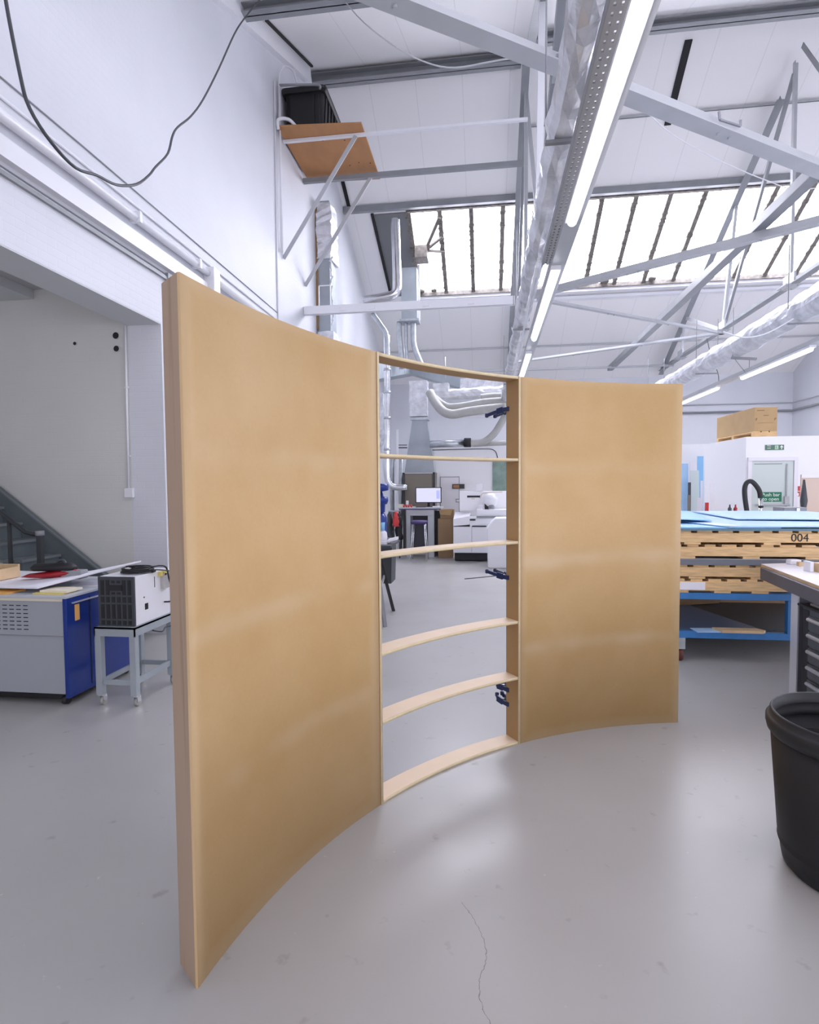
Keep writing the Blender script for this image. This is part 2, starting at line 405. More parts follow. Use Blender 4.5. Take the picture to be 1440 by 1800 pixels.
# ================================================================== STRUCTURE
WX, WT = -3.735, .42             # left wall face and thickness
RYW = 6.238                      # wall facing us inside the recess
YB, XR, YF = 21.7, 10.62, -3.5   # back wall, right wall, wall behind the camera
struct(MB().box(-9.2, XR+.2, YF-.2, YB+.2, -.12, 0).build('floor', W['floor'], org=(0, 0, 0)))
mb = MB()
mb.prism([(WX, YF, 3.635), (WX, RYW, 3.635), (WX, RYW, roof_z(RYW)+.05), (WX, YF, roof_z(YF)+.05)], (-WT, 0, 0))
mb.prism([(WX, RYW, 0), (WX, YB, 0), (WX, YB, roof_z(YB)+.05), (WX, RY, RZ+.05), (WX, RYW, roof_z(RYW)+.05)], (-WT, 0, 0))
struct(mb.build('wall_left', W['wall'], org=(0, 0, 0)))
# soffit lining, a shade greyer paint, set just under the lintel
struct(MB().box(WX-WT, WX-.002, YF, RYW-.002, 3.622, 3.6345).build('trim_1', W['soffit']))
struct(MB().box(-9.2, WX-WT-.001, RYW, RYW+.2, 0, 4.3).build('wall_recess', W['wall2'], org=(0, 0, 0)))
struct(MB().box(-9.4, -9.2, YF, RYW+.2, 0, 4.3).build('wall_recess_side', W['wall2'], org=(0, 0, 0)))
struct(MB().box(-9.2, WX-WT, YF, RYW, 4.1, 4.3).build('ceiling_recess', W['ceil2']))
struct(MB().box(-6.0, -5.35, 4.9, RYW-.002, 3.99, 4.098).build('trim_2', W['soffit']))
struct(MB().box(-9.4, XR+.2, YB, YB+.2, 0, roof_z(YB)+.15).build('wall_back', W['wall'], org=(0, 0, 0)))
mb = MB(); mb.prism([(XR, YF, 0), (XR, YB, 0), (XR, YB, roof_z(YB)+.05), (XR, RY, RZ+.05), (XR, YF, roof_z(YF)+.05)], (.2, 0, 0))
struct(mb.build('wall_right', W['wall'], org=(0, 0, 0)))
struct(MB().box(-9.4, XR+.2, YF-.2, YF, 0, 4.5).build('wall_front', W['wall'], org=(0, 0, 0)))
# unseen glowing windows added behind the camera to brighten the hall and the recess
for k_, (xa, xb, za, zb_) in enumerate(((-2.6, 9.4, .12, 4.2), (-8.6, -4.6, .9, 3.6))):
    fw_ = struct(MB().box(xa-.06, xb+.06, YF+.002, YF+.03, za-.06, za).box(xa-.06, xb+.06, YF+.002, YF+.03, zb_, zb_+.06).build('window_%d' % (k_+3), W['white']))
    MB().box(xa, xb, YF+.004, YF+.012, za, zb_).build('pane', W[('fill_front', 'fill_recess')[k_]], fw_)
    n_ = int((xb-xa)/1.0)
    for i in range(n_+1):
        x = xa+(xb-xa)*i/n_; MB().box(x-.03, x+.03, YF+.012, YF+.04, za, zb_).build('glazing_bar', W['white'], fw_)
fw_ = struct(MB().box(XR-.03, XR-.002, -2.7, 7.2, .06, .12).box(XR-.03, XR-.002, -2.7, 7.2, 3.6, 3.66).build('window_5', W['white']))  # unseen glowing window added on the right to fill the left panel
MB().box(XR-.012, XR-.004, -2.7, 7.2, .12, 3.6).build('pane', W['fill_side'], fw_)
for i in range(11): MB().box(XR-.04, XR-.012, -2.73+.99*i, -2.67+.99*i, .12, 3.6).build('glazing_bar', W['white'], fw_)
# sloped ceilings with openings for the rooflights
SX0, SX1, SY0, SY1 = -2.06, 10.2, 15.15, 17.75
NX0, NX1, NY0, NY1 = -2.9, 9.8, 1.2, 7.2
def slab(mb, x0, x1, y0, y1, t=.12, dz=0):
    mb.quadbox([(x0, y0, roof_z(y0)+dz), (x1, y0, roof_z(y0)+dz), (x1, y1, roof_z(y1)+dz), (x0, y1, roof_z(y1)+dz),
                (x0, y0, roof_z(y0)+t+dz), (x1, y0, roof_z(y0)+t+dz), (x1, y1, roof_z(y1)+t+dz), (x0, y1, roof_z(y1)+t+dz)])
mb = MB(); X0, X1 = WX-WT, XR+.2
slab(mb, X0, X1, RY, SY0); slab(mb, X0, X1, SY1, YB+.2); slab(mb, X0, SX0, SY0, SY1); slab(mb, SX1, X1, SY0, SY1)
slab(mb, X0, X1, YF-.2, NY0); slab(mb, X0, X1, NY1, RY); slab(mb, X0, NX0, NY0, NY1); slab(mb, NX1, X1, NY0, NY1)
struct(mb.build('ceiling', W['ceil'], org=(0, 0, 0)))
# long rooflight (window_1): panes, weathered bars, frame
def rooflight(name, x0, x1, y0, y1, pane, xs):
    fr = MB()
    for yy in (y0, y1): fr.bar((x0, yy, roof_z(yy)-.02), (x1, yy, roof_z(yy)-.02), .10, .12)
    root = struct(fr.build(name, W['mull'], org=((x0+x1)/2, y0, roof_z(y0)-.05)))
    p = MB(); slab(p, x0, x1, y0, y1, .02, .05); p.build('pane', pane, root)
    for x in xs:
        b = MB(); b.bar((x, y0, roof_z(y0)), (x, y1, roof_z(y1)), .115, .09)
        # lumps of old putty along the bar
        rr = random.Random(int(x*100))
        for k in range(16):
            t = rr.random(); yy = y0+(y1-y0)*t
            b.box(x+rr.choice((-1, 1))*0-.075, x+rr.choice((.03, .06, .075)), yy-.02, yy+.03, roof_z(yy)-.05, roof_z(yy)-.005)
        b.build('glazing_bar', W['mull'], root)
    return root
win = rooflight('window_1', SX0, SX1, SY0, SY1, W['pane'], [SX0+.02+.823*k for k in range(15)])
rooflight('window_2', NX0, NX1, NY0, NY1, W['fill_near'], [NX0+.02+1.0*k for k in range(13)])  # unseen rooflight added over the camera to light the room
# sill flashing below the long rooflight and head trim above it
mb = MB()
for y_, h_ in ((17.86, .10), (18.12, .08)):
    mb.bar((SX0-.05, y_, roof_z(y_)-.05), (SX1, y_, roof_z(y_)-.05), .2, h_)
struct(mb.build('trim_3', W['white'], org=(0, 17.8, 7.3)))
struct(MB().bar((WX, 14.98, roof_z(14.98)-.08), (SX1, 14.98, roof_z(14.98)-.08), .12, .15).build('trim_4', W['steel']))
struct(MB().bar((WX, 20.03, roof_z(20.03)-.03), (XR, 20.03, roof_z(20.03)-.03), .05, .05).build('trim_5', W['steel_l']))
# verge strip on the left wall under the near roof slope, thin dark shadow gap in the roof lining
mb = MB(); mb.bar((WX+.06, 6.5, roof_z(6.5)-.14), (WX+.06, 11.9, roof_z(11.9)-.14), .12, .26)
struct(mb.build('trim_6', W['white']))
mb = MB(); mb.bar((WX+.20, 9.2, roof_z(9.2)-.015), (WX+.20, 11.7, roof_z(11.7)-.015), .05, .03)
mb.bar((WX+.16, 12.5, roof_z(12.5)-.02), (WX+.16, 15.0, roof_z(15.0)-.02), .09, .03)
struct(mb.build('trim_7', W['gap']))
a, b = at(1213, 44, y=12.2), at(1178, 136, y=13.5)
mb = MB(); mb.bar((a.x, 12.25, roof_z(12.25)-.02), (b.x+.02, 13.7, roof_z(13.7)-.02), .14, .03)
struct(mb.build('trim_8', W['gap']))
# opaque boards filling the rooflight at its left end
mb = MB(); slab(mb, -2.95, SX0-.03, SY0+.05, SY1, .02, -.03)
struct(mb.build('trim_9', mat('dark grey lining board', (.16, .165, .17), .6)))
mb = MB(); mb.bar((-3.0, SY0, roof_z(SY0)-.05), (-2.93, SY1, roof_z(SY1)-.05), .07, .05)
struct(mb.build('trim_10', W['gap']))

# ================================================================== ROOF TRUSSES
Z0 = 5.7
def truss(X, label, near_to, YE=21.25):
    t = thing('roof_truss', label, 'roof truss', (X, RY, Z0), 0, None)
    MB().bar((X, near_to, Z0), (X, YE, Z0), .16, .016).bar((X, near_to, Z0+.05), (X, YE, Z0+.05), .016, .12).build('bottom_chord', W['steel'], t)
    zr = lambda y: roof_z(y)-.26
    if near_to < 5:
        m_ = MB(); m_.angle((X, near_to, zr(near_to)-.05), (X, RY, zr(RY)-.05), .16, .12, double=True); m_.build('rafter', W['steel'], t)
    yr = RY if near_to < 5 else 13.15
    m_ = MB(); m_.angle((X, yr, zr(yr)-.05), (X, YE, zr(YE)), .16, .12, double=True); m_.build('rafter', W['steel'], t)
    return t
def member(root, p, q, w_=.07, h_=.07, m_=None, name='web_member'):
    MB().angle(p, q, w_, h_, double=False, up=(1, 0, 0)).build(name, m_ or W['steel_l'], root)
X1, X2 = .80, 6.08
t1 = truss(X1, 'grey steel roof truss seen nearly edge-on just left of the foil duct', 3.0)
for p, q, w_, m_ in (((X1-.02, 8.96, roof_z(8.96)-.3), (X1-.02, 9.45, 5.75), .10, W['white']), ((X1, 6.0, roof_z(6)-.3), (X1, 9.4, 5.75), .13, W['steel']),
                ((X1, 12.65, 10.1), (X1, 12.65, 5.75), .08, W['steel_l']), ((X1, 12.5, 9.9), (X1, 9.45, 5.75), .07, W['steel_l']),
                ((X1, 15.35, 8.6), (X1, 16.0, 5.75), .07, W['steel']), ((X1, 12.75, 9.9), (X1, 15.9, 5.75), .07, W['steel']), ((X1, 18.9, 6.8), (X1, 16.1, 5.75), .07, W['white'])):
    member(t1, p, q, w_, w_, m_)
t2 = truss(X2, 'grey steel roof truss at right with king post and fanned web members', 5.5)
for p, q, w_, m_ in (((X2, 12.66, 10.1), (X2, 12.66, 5.75), .09, W['steel_l']), ((X2, 12.7, 9.9), (X2, 15.98, 5.75), .09, W['steel']),
                ((X2, 15.35, roof_z(15.35)-.3), (X2, 16.0, 5.75), .10, W['steel_l']), ((X2, 18.75, roof_z(18.75)-.3), (X2, 16.1, 5.75), .10, W['steel_l']),
                ((X2, 19.0, roof_z(19)-.3), (X2, 19.2, 5.75), .07, W['steel_l']), (at(1411, 79, x=X2), at(1411, 79, x=X2)+(at(1440, 120, x=X2)-at(1411, 79, x=X2))*3, .09, W['steel']),
                ((X2, 9.4, 8.0), (X2, 9.3, 5.75), .09, W['steel'])):
    member(t2, p, q, w_, w_, m_)
# gusset plates of the trusses
for t, X, ys in ((t1, X1, (5.75, 9.35, 12.65, 16.0, 19.2)), (t2, X2, (9.3, 12.66, 16.0, 19.2))):
    for y_ in ys:
        g = MB(); g.box(X-.02, X+.02, y_-.22, y_+.22, Z0-.02, Z0+.24); g.box(X-.16, X+.16, y_-.2, y_+.2, Z0-.012, Z0-.002)
        for dx in (-.1, .1):
            for dy in (-.12, .12): g.lathe(X+dx, y_+dy, [(.018, Z0-.03), (.018, Z0-.01)], 8)
        g.build('gusset_plate', W['steel_l'], t)
# horizontal bracing between trusses
def brace(p, q, label, w_=.16, h_=.10):
    m_ = MB(); m_.angle(p, q, w_, h_, .014, double=False)
    p, q = Vector(p), Vector(q)
    for f in (.33, .36, .66):
        c = p.lerp(q, f); m_.lathe(c.x, c.y, [(.018, c.z-.03), (.018, c.z)], 8)
    return tag(m_.build('horizontal_brace', W['steel_l'], org=(p+q)/2), label, 'brace')
brace((-3.62, 2.85, Z0-.07), (X1-.04, 5.72, Z0-.07), 'wide grey steel brace crossing the top of the photo left of the duct', .19, .22)
brace((X1+.04, 5.80, Z0-.07), (X2-.04, 9.22, Z0-.07), 'wide grey steel brace running down right from the top of the light', .20, .25)
ZB = 5.5
def bz(px, py): return at(px, py, z=ZB)
def ext(p, q, xa, xb): d = (q-p)/(q.x-p.x); return p+d*(xa-p.x), p+d*(xb-p.x)
brace(*ext(bz(982, 512), bz(1440, 395), X1, X2-.1), 'long bolted brace rising right across the rooflight', .14, .16)
brace(*ext(bz(973, 533), bz(1269, 587), X1+.25, X2-.15), 'slim brace sloping down right to the truss node below the rooflight', .10, .08)
brace(*ext(bz(940, 633), bz(1269, 587), X1+.02, X2-.15), 'pale brace rising right to the truss node above the right panel', .14, .08)
m_ = MB(); m_.angle((4.22, 8.12, Z0-.02), (4.26, 20.8, Z0-.02), .17, .14, .014, double=False)
tag(m_.build('longitudinal_runner', W['steel'], org=(4.2, 14, Z0)), 'heavy grey steel runner crossing the rooflight diagonally down to the far wall', 'steel runner')
a, b = at(1264, 196, y=6.95), at(1302, 222, y=7.2)
m_ = MB()
for p, q in ((a, a+Vector((.01, 0, -.09))), (a+Vector((.01, 0, -.09)), b), (b, b+Vector((0, 0, .07)))): m_.bar(p, q, .02, .02)
tag(m_.build('cable_hook', W['steel_d'], org=a), 'small dark hook bracket on the face of the wide right brace', 'bracket')
# purlins
def purlin(x0, x1, y, zb, h, label, m_='steel', w_=.12):
    m2 = MB(); m2.box(x0, x1, y-w_/2, y+w_/2, zb+h-.02, zb+h); m2.box(x0, x1, y-.01, y+.01, zb, zb+h); m2.box(x0, x1, y-w_/2, y+w_/2, zb, zb+.015)
    return tag(m2.build('purlin', W[m_], org=((x0+x1)/2, y, zb)), label, 'purlin')
purlin(WX+.01, X1-.1, 8.5, 8.80, .14, 'grey purlin at the very top, bracketed to the left wall', w_=.2)
purlin(WX+.01, X1-.1, 12.14, 10.24, .19, 'ridge purlin between the left wall and the first truss', w_=.24)
purlin(X1+.1, X2+4.4, 11.2, 9.92, .14, 'grey purlin crossing the top right of the ceiling', w_=.2)
purlin(X1+.1, X2+4.4, 13.45, 9.77, .05, 'thin purlin on the ceiling behind the right brace', 'steel_l', w_=.03)
# rails that carry the plywood platform
r1 = MB().box(WX+.01, X1-.08, 10.41, 10.47, 8.085, 8.13).build('support_rail', W['white'])
tag(r1, 'pale steel rail under the front edge of the plywood platform', 'support rail')
r2 = MB().box(WX+.01, X1-.08, 11.58, 11.66, 7.96, 8.05).build('support_rail', W['steel'])
tag(r2, 'grey steel rail under the rear edge of the plywood platform', 'support rail')
for p, q, lb in (((-2.338, 10.38, 8.06), (-3.725, 10.34, 5.95), 'front diagonal strut from the platform down to the left wall'), ((-2.317, 11.60, 7.96), (-3.725, 11.60, 5.88), 'rear diagonal strut from the platform down to the left wall')):
    o = MB().angle(p, q, .075, .06, .012, up=(0, 1, 0)).build('diagonal_strut', W['steel_l'], org=q); tag(o, lb, 'strut')
# double channel beam below the rooflight
m_ = MB(); m_.box(WX+.01, X1-.25, 11.49, 11.53, 5.27, 5.42); m_.box(WX+.01, X1-.25, 11.57, 11.61, 5.27, 5.42); m_.box(WX+.01, X1-.25, 11.49, 11.61, 5.42, 5.43)
for xx in (-2.9, -2.3, -1.2, -.3): m_.box(xx-.06, xx+.06, 11.47, 11.49, 5.31, 5.38)
tag(m_.build('channel_bar', W['white'], org=(-1.6, 11.55, 5.27)), 'white double channel bar spanning from left wall to the first truss', 'steel channel')

# ================================================================== CURVED DISPLAY WALL
CX, CY, RI, TH, H = 1.87682, 1.44121, 2.8899, .129, 2.44
A0, A1, A2, A3 = 173.35, 148.0, 125.0, 99.98
def pol(a, rr, z=0): a = math.radians(a); return Vector((CX+rr*math.cos(a), CY+rr*math.sin(a), z))
def arc_solid(mb, a0, a1, r0, r1, z0, z1, n=20, da0=0, da1=0):
    """curved board; da0 turns the far-left end slightly"""
    u = mb.b.loops.layers.uv.verify()
    V = []
    for i in range(n+1):
        f = i/n
        ai = a0+(a1-a0)*f
        ao = a0-da0+(a1-da1-a0+da0)*f
        V.append([mb.b.verts.new(pol(ai, r0, z0)), mb.b.verts.new(pol(ai, r0, z1)), mb.b.verts.new(pol(ao, r1, z1)), mb.b.verts.new(pol(ao, r1, z0))])
    L = math.radians(abs(a1-a0))*r0
    for i in range(n):
        p, q = V[i], V[i+1]
        for j in range(4):
            f = mb.b.faces.new((p[j], p[(j+1) % 4], q[(j+1) % 4], q[j]))
            f.smooth = j in (0, 2)
            uu = {p[0]: (L*i/n, z0), p[1]: (L*i/n, z1), q[0]: (L*(i+1)/n, z0), q[1]: (L*(i+1)/n, z1), p[3]: (L*i/n, z0), p[2]: (L*i/n, z1), q[3]: (L*(i+1)/n, z0), q[2]: (L*(i+1)/n, z1)}
            for lp in f.loops: lp[u].uv = uu[lp.vert]
    mb.b.faces.new(V[0][::-1]); mb.b.faces.new(V[-1])
    return mb
t = .010
def module(a0, a1, label, loc, endmat, da0=0):
    r_ = thing('curved_wall_panel', label, 'curved wall panel', loc)
    e = math.degrees(.018/RI)
    arc_solid(MB(), a0, a1, RI, RI+t, 0, H, 28).build('front_skin', W['mdf'], r_)
    arc_solid(MB(), a0-e*1.2-da0, a1+e, RI+TH-t, RI+TH, 0, H, 28).build('back_skin', W['mdf'], r_)
    arc_solid(MB(), a0, a0-e*1.2, RI+t, RI+TH, 0, H, 1, da0, da0).build('end_board', endmat, r_)
    arc_solid(MB(), a1+e, a1, RI+t, RI+TH-.0, 0, H, 1).build('end_board', W['mdf_in'], r_)
    arc_solid(MB(), a0-e*1.3-da0, a1+e*1.05, RI+t, RI+TH-t, H-.02, H-.002, 20).build('top_board', W['mdf_edge'], r_)
    arc_solid(MB(), a0-e*1.3-da0, a1+e*1.05, RI+t, RI+TH-t, .002, .02, 20).build('bottom_board', W['mdf_edge'], r_)
    return r_
module(A0, A1+.04, 'tall curved fibreboard wall panel on the left, nearest the camera', pol(160, RI), W['end'], 1.45)
module(A2-.04, A3, 'curved fibreboard wall panel on the right of the open shelves', pol(112, RI), W['mdf_in'])
sh = thing('curved_shelf_unit', 'open curved shelf bay between the two fibreboard wall panels', 'shelf unit', pol(136.5, RI))
e = math.degrees(.018/RI)
for a, b in ((A1, A1-e), (A2+e, A2)):
    o = arc_solid(MB(), a-.02, b+.02, RI-.001, RI+TH, 0, H, 1).build('side_panel', W['mdf_in'], sh)
    arc_solid(MB(), a-.03, b+.03, RI-.004, RI-.001, 0, H, 1).build('edge_lipping', W['mdf_edge'], o)
for z_ in (.018, .456, .833, 1.364, 1.908, H):
    o = arc_solid(MB(), A1-e, A2+e, RI+.003, RI+TH-.002, z_-.018, z_, 24).build('shelf', W['shelf'] if z_ < H else W['mdf_in'], sh)
    arc_solid(MB(), A1-e, A2+e, RI-.001, RI+.003, z_-.018, z_, 24).build('front_edge', W['mdf_edge'], o)
# spring clamps gripping the back edge of the right side panel
def clamp(z, label, tilt, L=.20, spread=.035, droop=0):
    """jaws straddle the panel edge, handles stick out behind it"""
    rad = Vector((math.cos(math.radians(A2)), math.sin(math.radians(A2)), 0)); tan = Vector((-rad.y, rad.x, 0))  # tan points to the shelf side
    base = pol(A2, RI+TH, z)
    r_ = thing('spring_clamp', label, 'clamp', base)
    up = Vector((0, 0, 1))
    for s, nm in ((1, 'arm'), (-1, 'arm')):
        off = tan*(.020 if s > 0 else -.020)
        p0 = base+off-rad*.032; p1 = base+off*1.2+rad*.03; p2 = base+off*1.6+rad*.085+up*tilt*.35; p3 = base+tan*s*spread+rad*L+up*tilt
        m2 = MB()
        for a_, b_, w_, h_ in ((p0, p1, .012, .030), (p1, p2, .014, .042), (p2, p3, .014, .024)):
            m2.bar(a_, b_, w_, h_)
        m2.lathe(p3.x, p3.y, [(.004, p3.z-.016), (.014, p3.z-.012), (.014, p3.z+.012), (.004, p3.z+.016)], 10)
        arm = m2.build(nm, W['bluedark'], r_, bevel=.003)
        MB().bar(p0+tan*s*-.009, p0+rad*.024+tan*s*-.009, .008, .034).build('jaw_pad', mat('clamp pad', (.10, .02, .03), .5) if s > 0 else W['black'], arm)
    c = base+rad*.06
    MB().tube([c-tan*.03, c+tan*.03], .012, 10).build('spring', W['handle'], r_)
    return r_
clamp(2.243, 'blue spring clamp holding the highest shelf bay edge', -.02)
k = clamp(1.108, 'dark blue spring clamp near mid height of the shelf side', .015)
bs = pol(A2, RI+TH, 1.10); 
MB().tube([bs+Vector((-.05, .05, .01)), bs+Vector((-.30, .06, -.02))], .0035, 6).build('bar', W['tool'], k)
clamp(.335, 'upper of the two small clamps below the lowest middle shelf', .0, .09, .022)
clamp(.235, 'lower of the two small clamps below the lowest middle shelf', .03, .10, .022)

# ================================================================== LEFT WALL SERVICES
def wall_tube(name, pts, r_, m_, label, cat, n=8):
    o = MB().tube(pts, r_, n).build(name, m_); return tag(o, label, cat)
ye = 9.98
wall_tube('cable', [(WX+.008, -1, 4.93), (WX+.008, 5, 4.92), (WX+.008, ye, 4.86)], .007, W['steel'], 'topmost thin cable running along the left wall', 'cable')
wall_tube('conduit', [(WX+.014, -1, 4.80), (WX+.014, ye-.05, 4.72)], .013, W['white'], 'slim white conduit below the topmost wall cable', 'conduit')
pp = MB().tube([(WX+.06, -1, 4.60), (WX+.06, 7.28, 4.58)], .045, 12)
o = tag(pp.build('water_pipe', W['white']), 'fat white pipe along the left wall above the ledge', 'pipe')
for y_ in (3.0, 5.72, 7.0):
    MB().box(WX+.001, WX+.12, y_-.02, y_+.02, 4.535, 4.65).build('pipe_clip', W['white'], o)
tag(MB().box(WX+.001, WX+.07, -1, 7.25, 4.28, 4.44).build('cable_trunking', W['white']), 'long white boxed trunking below the fat pipe on the left wall', 'trunking')
wall_tube('cable', [(WX+.008, -1, 4.235), (WX+.008, RYW, 4.235), (WX+.008, 7.6, 4.235)], .006, W['steel_d'], 'dark thin cable just above the narrow steel rail on the lintel', 'cable')
tag(MB().box(WX+.001, WX+.03, -1, 7.6, 4.165, 4.20).build('wall_rail', W['steel']), 'narrow grey steel rail along the lintel over the opening', 'wall rail')
ps = MB(); ps.box(WX+.001, WX+.15, 7.28, 7.46, 3.7, 4.66)
o = tag(ps.build('pipe_casing', W['white'], bevel=.008), 'white square casing on the wall where the pipes meet', 'casing')
tag(MB().tube([(WX+.06, 7.47, 4.55), (WX+.06, ye+6, 4.5)], .04, 10).build('water_pipe', W['white']), 'white pipe continuing along the wall behind the casing', 'pipe')
tag(MB().box(WX+.001, WX+.05, 7.48, ye-.06, 4.33, 4.42).build('cable_trunking', W['white']), 'short white trunking along the wall behind the casing', 'trunking')
m_ = MB(); m_.box(WX+.001, WX+.04, 6.35, 6.55, 4.05, 4.25); m_.box(WX+.001, WX+.06, 6.75, 7.1, 4.02, 4.14)
tag(m_.build('wall_bracket', W['steel']), 'small steel brackets peeking above the top of the near panel', 'bracket')
# vertical conduit to the tank with its goose-neck
o = MB().tube([(WX+.016, 10.0, 3.0), (WX+.016, 10.0, 8.9)], .014, 8).tube([(WX+.05, 10.16, 6.0), (WX+.05, 10.16, 8.95)], .022, 8)
o = tag(o.build('tank_pipe', W['white']), 'white pipes rising up the left wall to the black tank', 'pipe')
MB().tube(smooth_path([(WX+.05, 10.16, 8.9), (WX+.06, 10.18, 9.15), (WX+.15, 10.2, 9.28), (WX+.3, 10.22, 9.2), (WX+.36, 10.22, 8.98)]), .014, 8).build('gooseneck', W['white'], o)
MB().tube(smooth_path([(WX+.05, 10.16, 8.93), (WX+.4, 10.2, 8.93), (WX+.75, 10.24, 8.92), (WX+.78, 10.24, 8.85)]), .022, 8).build('inlet_arm', W['steel'], o)
# plywood platform
pl = thing('tank_platform', 'brown plywood platform high on the left wall under the black tank', 'platform', (-2.9, 11, 8.14))
m_ = MB(); m_.quadbox([(-3.70, 10.05, 8.135), (-2.19, 10.18, 8.135), (-2.20, 12.02, 8.135), (-3.70, 11.95, 8.135), (-3.70, 10.05, 8.17), (-2.19, 10.18, 8.17), (-2.20, 12.02, 8.17), (-3.70, 11.95, 8.17)])
m_.build('deck', W['ply'], pl)
for xx, yy in ((-2.5, 11.35), (-2.28, 11.4), (-2.7, 11.42), (-2.95, 11.4), (-3.3, 10.5), (-2.6, 10.6), (-3.0, 10.55)):
    MB().lathe(xx, yy, [(.012, 8.128), (.012, 8.136)], 8).build('screw', W['rubber'], pl)
# black tank, tapering towards its foot, ribbed sides and a rolled rim
tk = thing('water_tank', 'black ribbed plastic water tank on the plywood platform', 'water tank', (-3.3, 11.1, 8.17))
zb, zt = 8.17, 8.95
def ring(x0, x1, y0, y1, z, c=.08, n=4):
    out = []
    for cx, cy2, a in ((x1-c, y0+c, -PI/2), (x1-c, y1-c, 0), (x0+c, y1-c, PI/2), (x0+c, y0+c, PI)):
        for k_ in range(n+1): out.append((cx+c*math.cos(a+PI/2*k_/n), cy2+c*math.sin(a+PI/2*k_/n), z))
    return out
def loft(mb, rings, cap=True):
    R_ = [[mb.b.verts.new(p) for p in r0] for r0 in rings]; n = len(R_[0])
    for a_, b_ in zip(R_, R_[1:]):
        for k_ in range(n): f = mb.b.faces.new((a_[k_], a_[(k_+1) % n], b_[(k_+1) % n], b_[k_]))
    if cap: mb.b.faces.new(R_[0][::-1]); mb.b.faces.new(R_[-1])
    return mb
loft(MB(), [ring(-3.64, -2.98, 10.44, 11.75, zb), ring(-3.66, -2.94, 10.38, 11.82, zt-.03)]).build('tank_body', W['black'], tk)
loft(MB(), [ring(-3.70, -2.90, 10.33, 11.87, zt-.06), ring(-3.715, -2.87, 10.30, 11.90, zt-.03), ring(-3.715, -2.87, 10.30, 11.90, zt+.02), ring(-3.69, -2.90, 10.34, 11.86, zt+.05)]).build('rim', W['rubber'], tk)
for k_ in range(7):
    yy = 10.55+.2*k_; MB().bar((-2.975, yy, zb+.02), (-2.93, yy, zt-.06), .035, .05, up=(0, 1, 0)).build('rib', W['rubber'], tk)
for xx in (-3.12, -3.02):
    MB().bar((xx, 10.425, zb+.02), (xx, 10.37, zt-.1), .02, .02).build('rib', W['rubber'], tk)
# rag over the platform edge
m_ = MB(); m_.tube(smooth_path([(-3.68, 10.06, 8.1), (-3.66, 10.02, 8.24), (-3.5, 10.10, 8.28), (-3.38, 10.2, 8.19)]), .03, 8)
tag(m_.build('rag', W['white']), 'pale rolled rag on the front left corner of the platform', 'rag')
# insulated duct on left wall
dk = thing('wall_duct', 'tall insulated duct on the left wall below the platform, foil torn open', 'duct', (WX+.25, 12.6, 2.6))
MB().box(WX+.02, WX+.03+.28, 12.45, 12.95, 2.6, 8.0).build('duct_core', W['galv_d'], dk)
def foil_sleeve(x0, x1, y0, y1, z0, z1, seed, amp=.02, n=14):
    rr = random.Random(seed); rings = []
    for k_ in range(n+1):
        z = z0+(z1-z0)*k_/n; j = lambda: rr.uniform(-amp, amp)
        m2 = [(x0, y0), ((x0+x1)/2, y0), (x1, y0), (x1, (y0+y1)/2), (x1, y1), (x0, y1)]
        rings.append([(a_+j(), b_+j(), z+j()*.5) for a_, b_ in m2])
    return loft(MB(), rings)
foil_sleeve(WX+.04, WX+.36, 12.40, 13.0, 6.75, 7.95, 3, .025).build('foil_wrap', W['foil'], dk)
foil_sleeve(WX+.02, WX+.40, 12.38, 13.05, 2.7, 5.15, 4, .03).build('foil_wrap', W['foil'], dk)
m_ = MB(); m_.bar((WX+.02, 12.42, 5.2), (WX+.02, 12.42, 7.98), .05, .03, up=(0, 1, 0)); m_.build('torn_edge', W['card2'], dk)
m_ = MB()
rr = random.Random(5)
for k_ in range(14):
    z = 5.3+k_*.105; m_.bar((WX+.33+rr.uniform(-.02, .03), 12.43, z), (WX+.35+rr.uniform(-.02, .04), 12.43, z+.11), .035, .03, up=(0, 1, 0))
m_.build('torn_edge', W['foil'], dk)
m_ = MB(); m_.box(-3.28, -3.08, 11.45, 11.47, 5.45, 5.47)
m_ = MB()
for p, q in (((-3.40, 11.5, 5.43), (-3.40, 11.5, 5.83)), ((-3.40, 11.5, 5.83), (-3.16, 11.5, 5.83)), ((-3.16, 11.5, 5.83), (-3.16, 11.5, 5.43))): m_.bar(p, q, .02, .02)
tag(m_.build('wire_hoop', W['white']), 'small white rectangular hoop standing on the channel bar', 'hoop')
# hanging cable swag at left
pts = [(4, -60), (10, 0), (35, 130), (52, 190), (90, 250), (133, 295), (170, 308), (205, 325), (240, 324), (262, 308), (273, 294), (295, 270), (303, 240), (312, 224), (335, 205), (357, 175), (385, 120), (412, 60), (430, 32), (456, 0)]
P3 = [at(px, py, y=3.2+(px/456.)**2*5.0) for px, py in pts]
tag(MB().tube(smooth_path(P3, 4), .011, 6).build('hanging_cable', W['dark']), 'dark cable hanging in a long loop across the upper left wall', 'cable')
pts = [(598, -8), (640, 40), (700, 85), (750, 110), (800, 119), (870, 107), (930, 98)]
P3 = [at(px, py, y=8.5-(px-598)/332*1.4) for px, py in pts]
tag(MB().tube(smooth_path(P3, 4), .009, 6).build('hanging_cable', W['steel_l']), 'thin pale cable drooping below the ridge purlin to the first truss', 'cable')
pts = [(1103, 168), (1140, 200), (1180, 235), (1240, 270), (1300, 298), (1350, 318), (1395, 333), (1440, 330)]
P3 = [at(px, py, y=8.0+i*.4) for i, (px, py) in enumerate(pts)]
tag(MB().tube(smooth_path(P3, 4), .008, 6).build('hanging_cable', W['white']), 'thin white cable sagging from the right brace across the ceiling', 'cable')
pts = [(1243, 594), (1250, 625), (1262, 655), (1264, 674)]
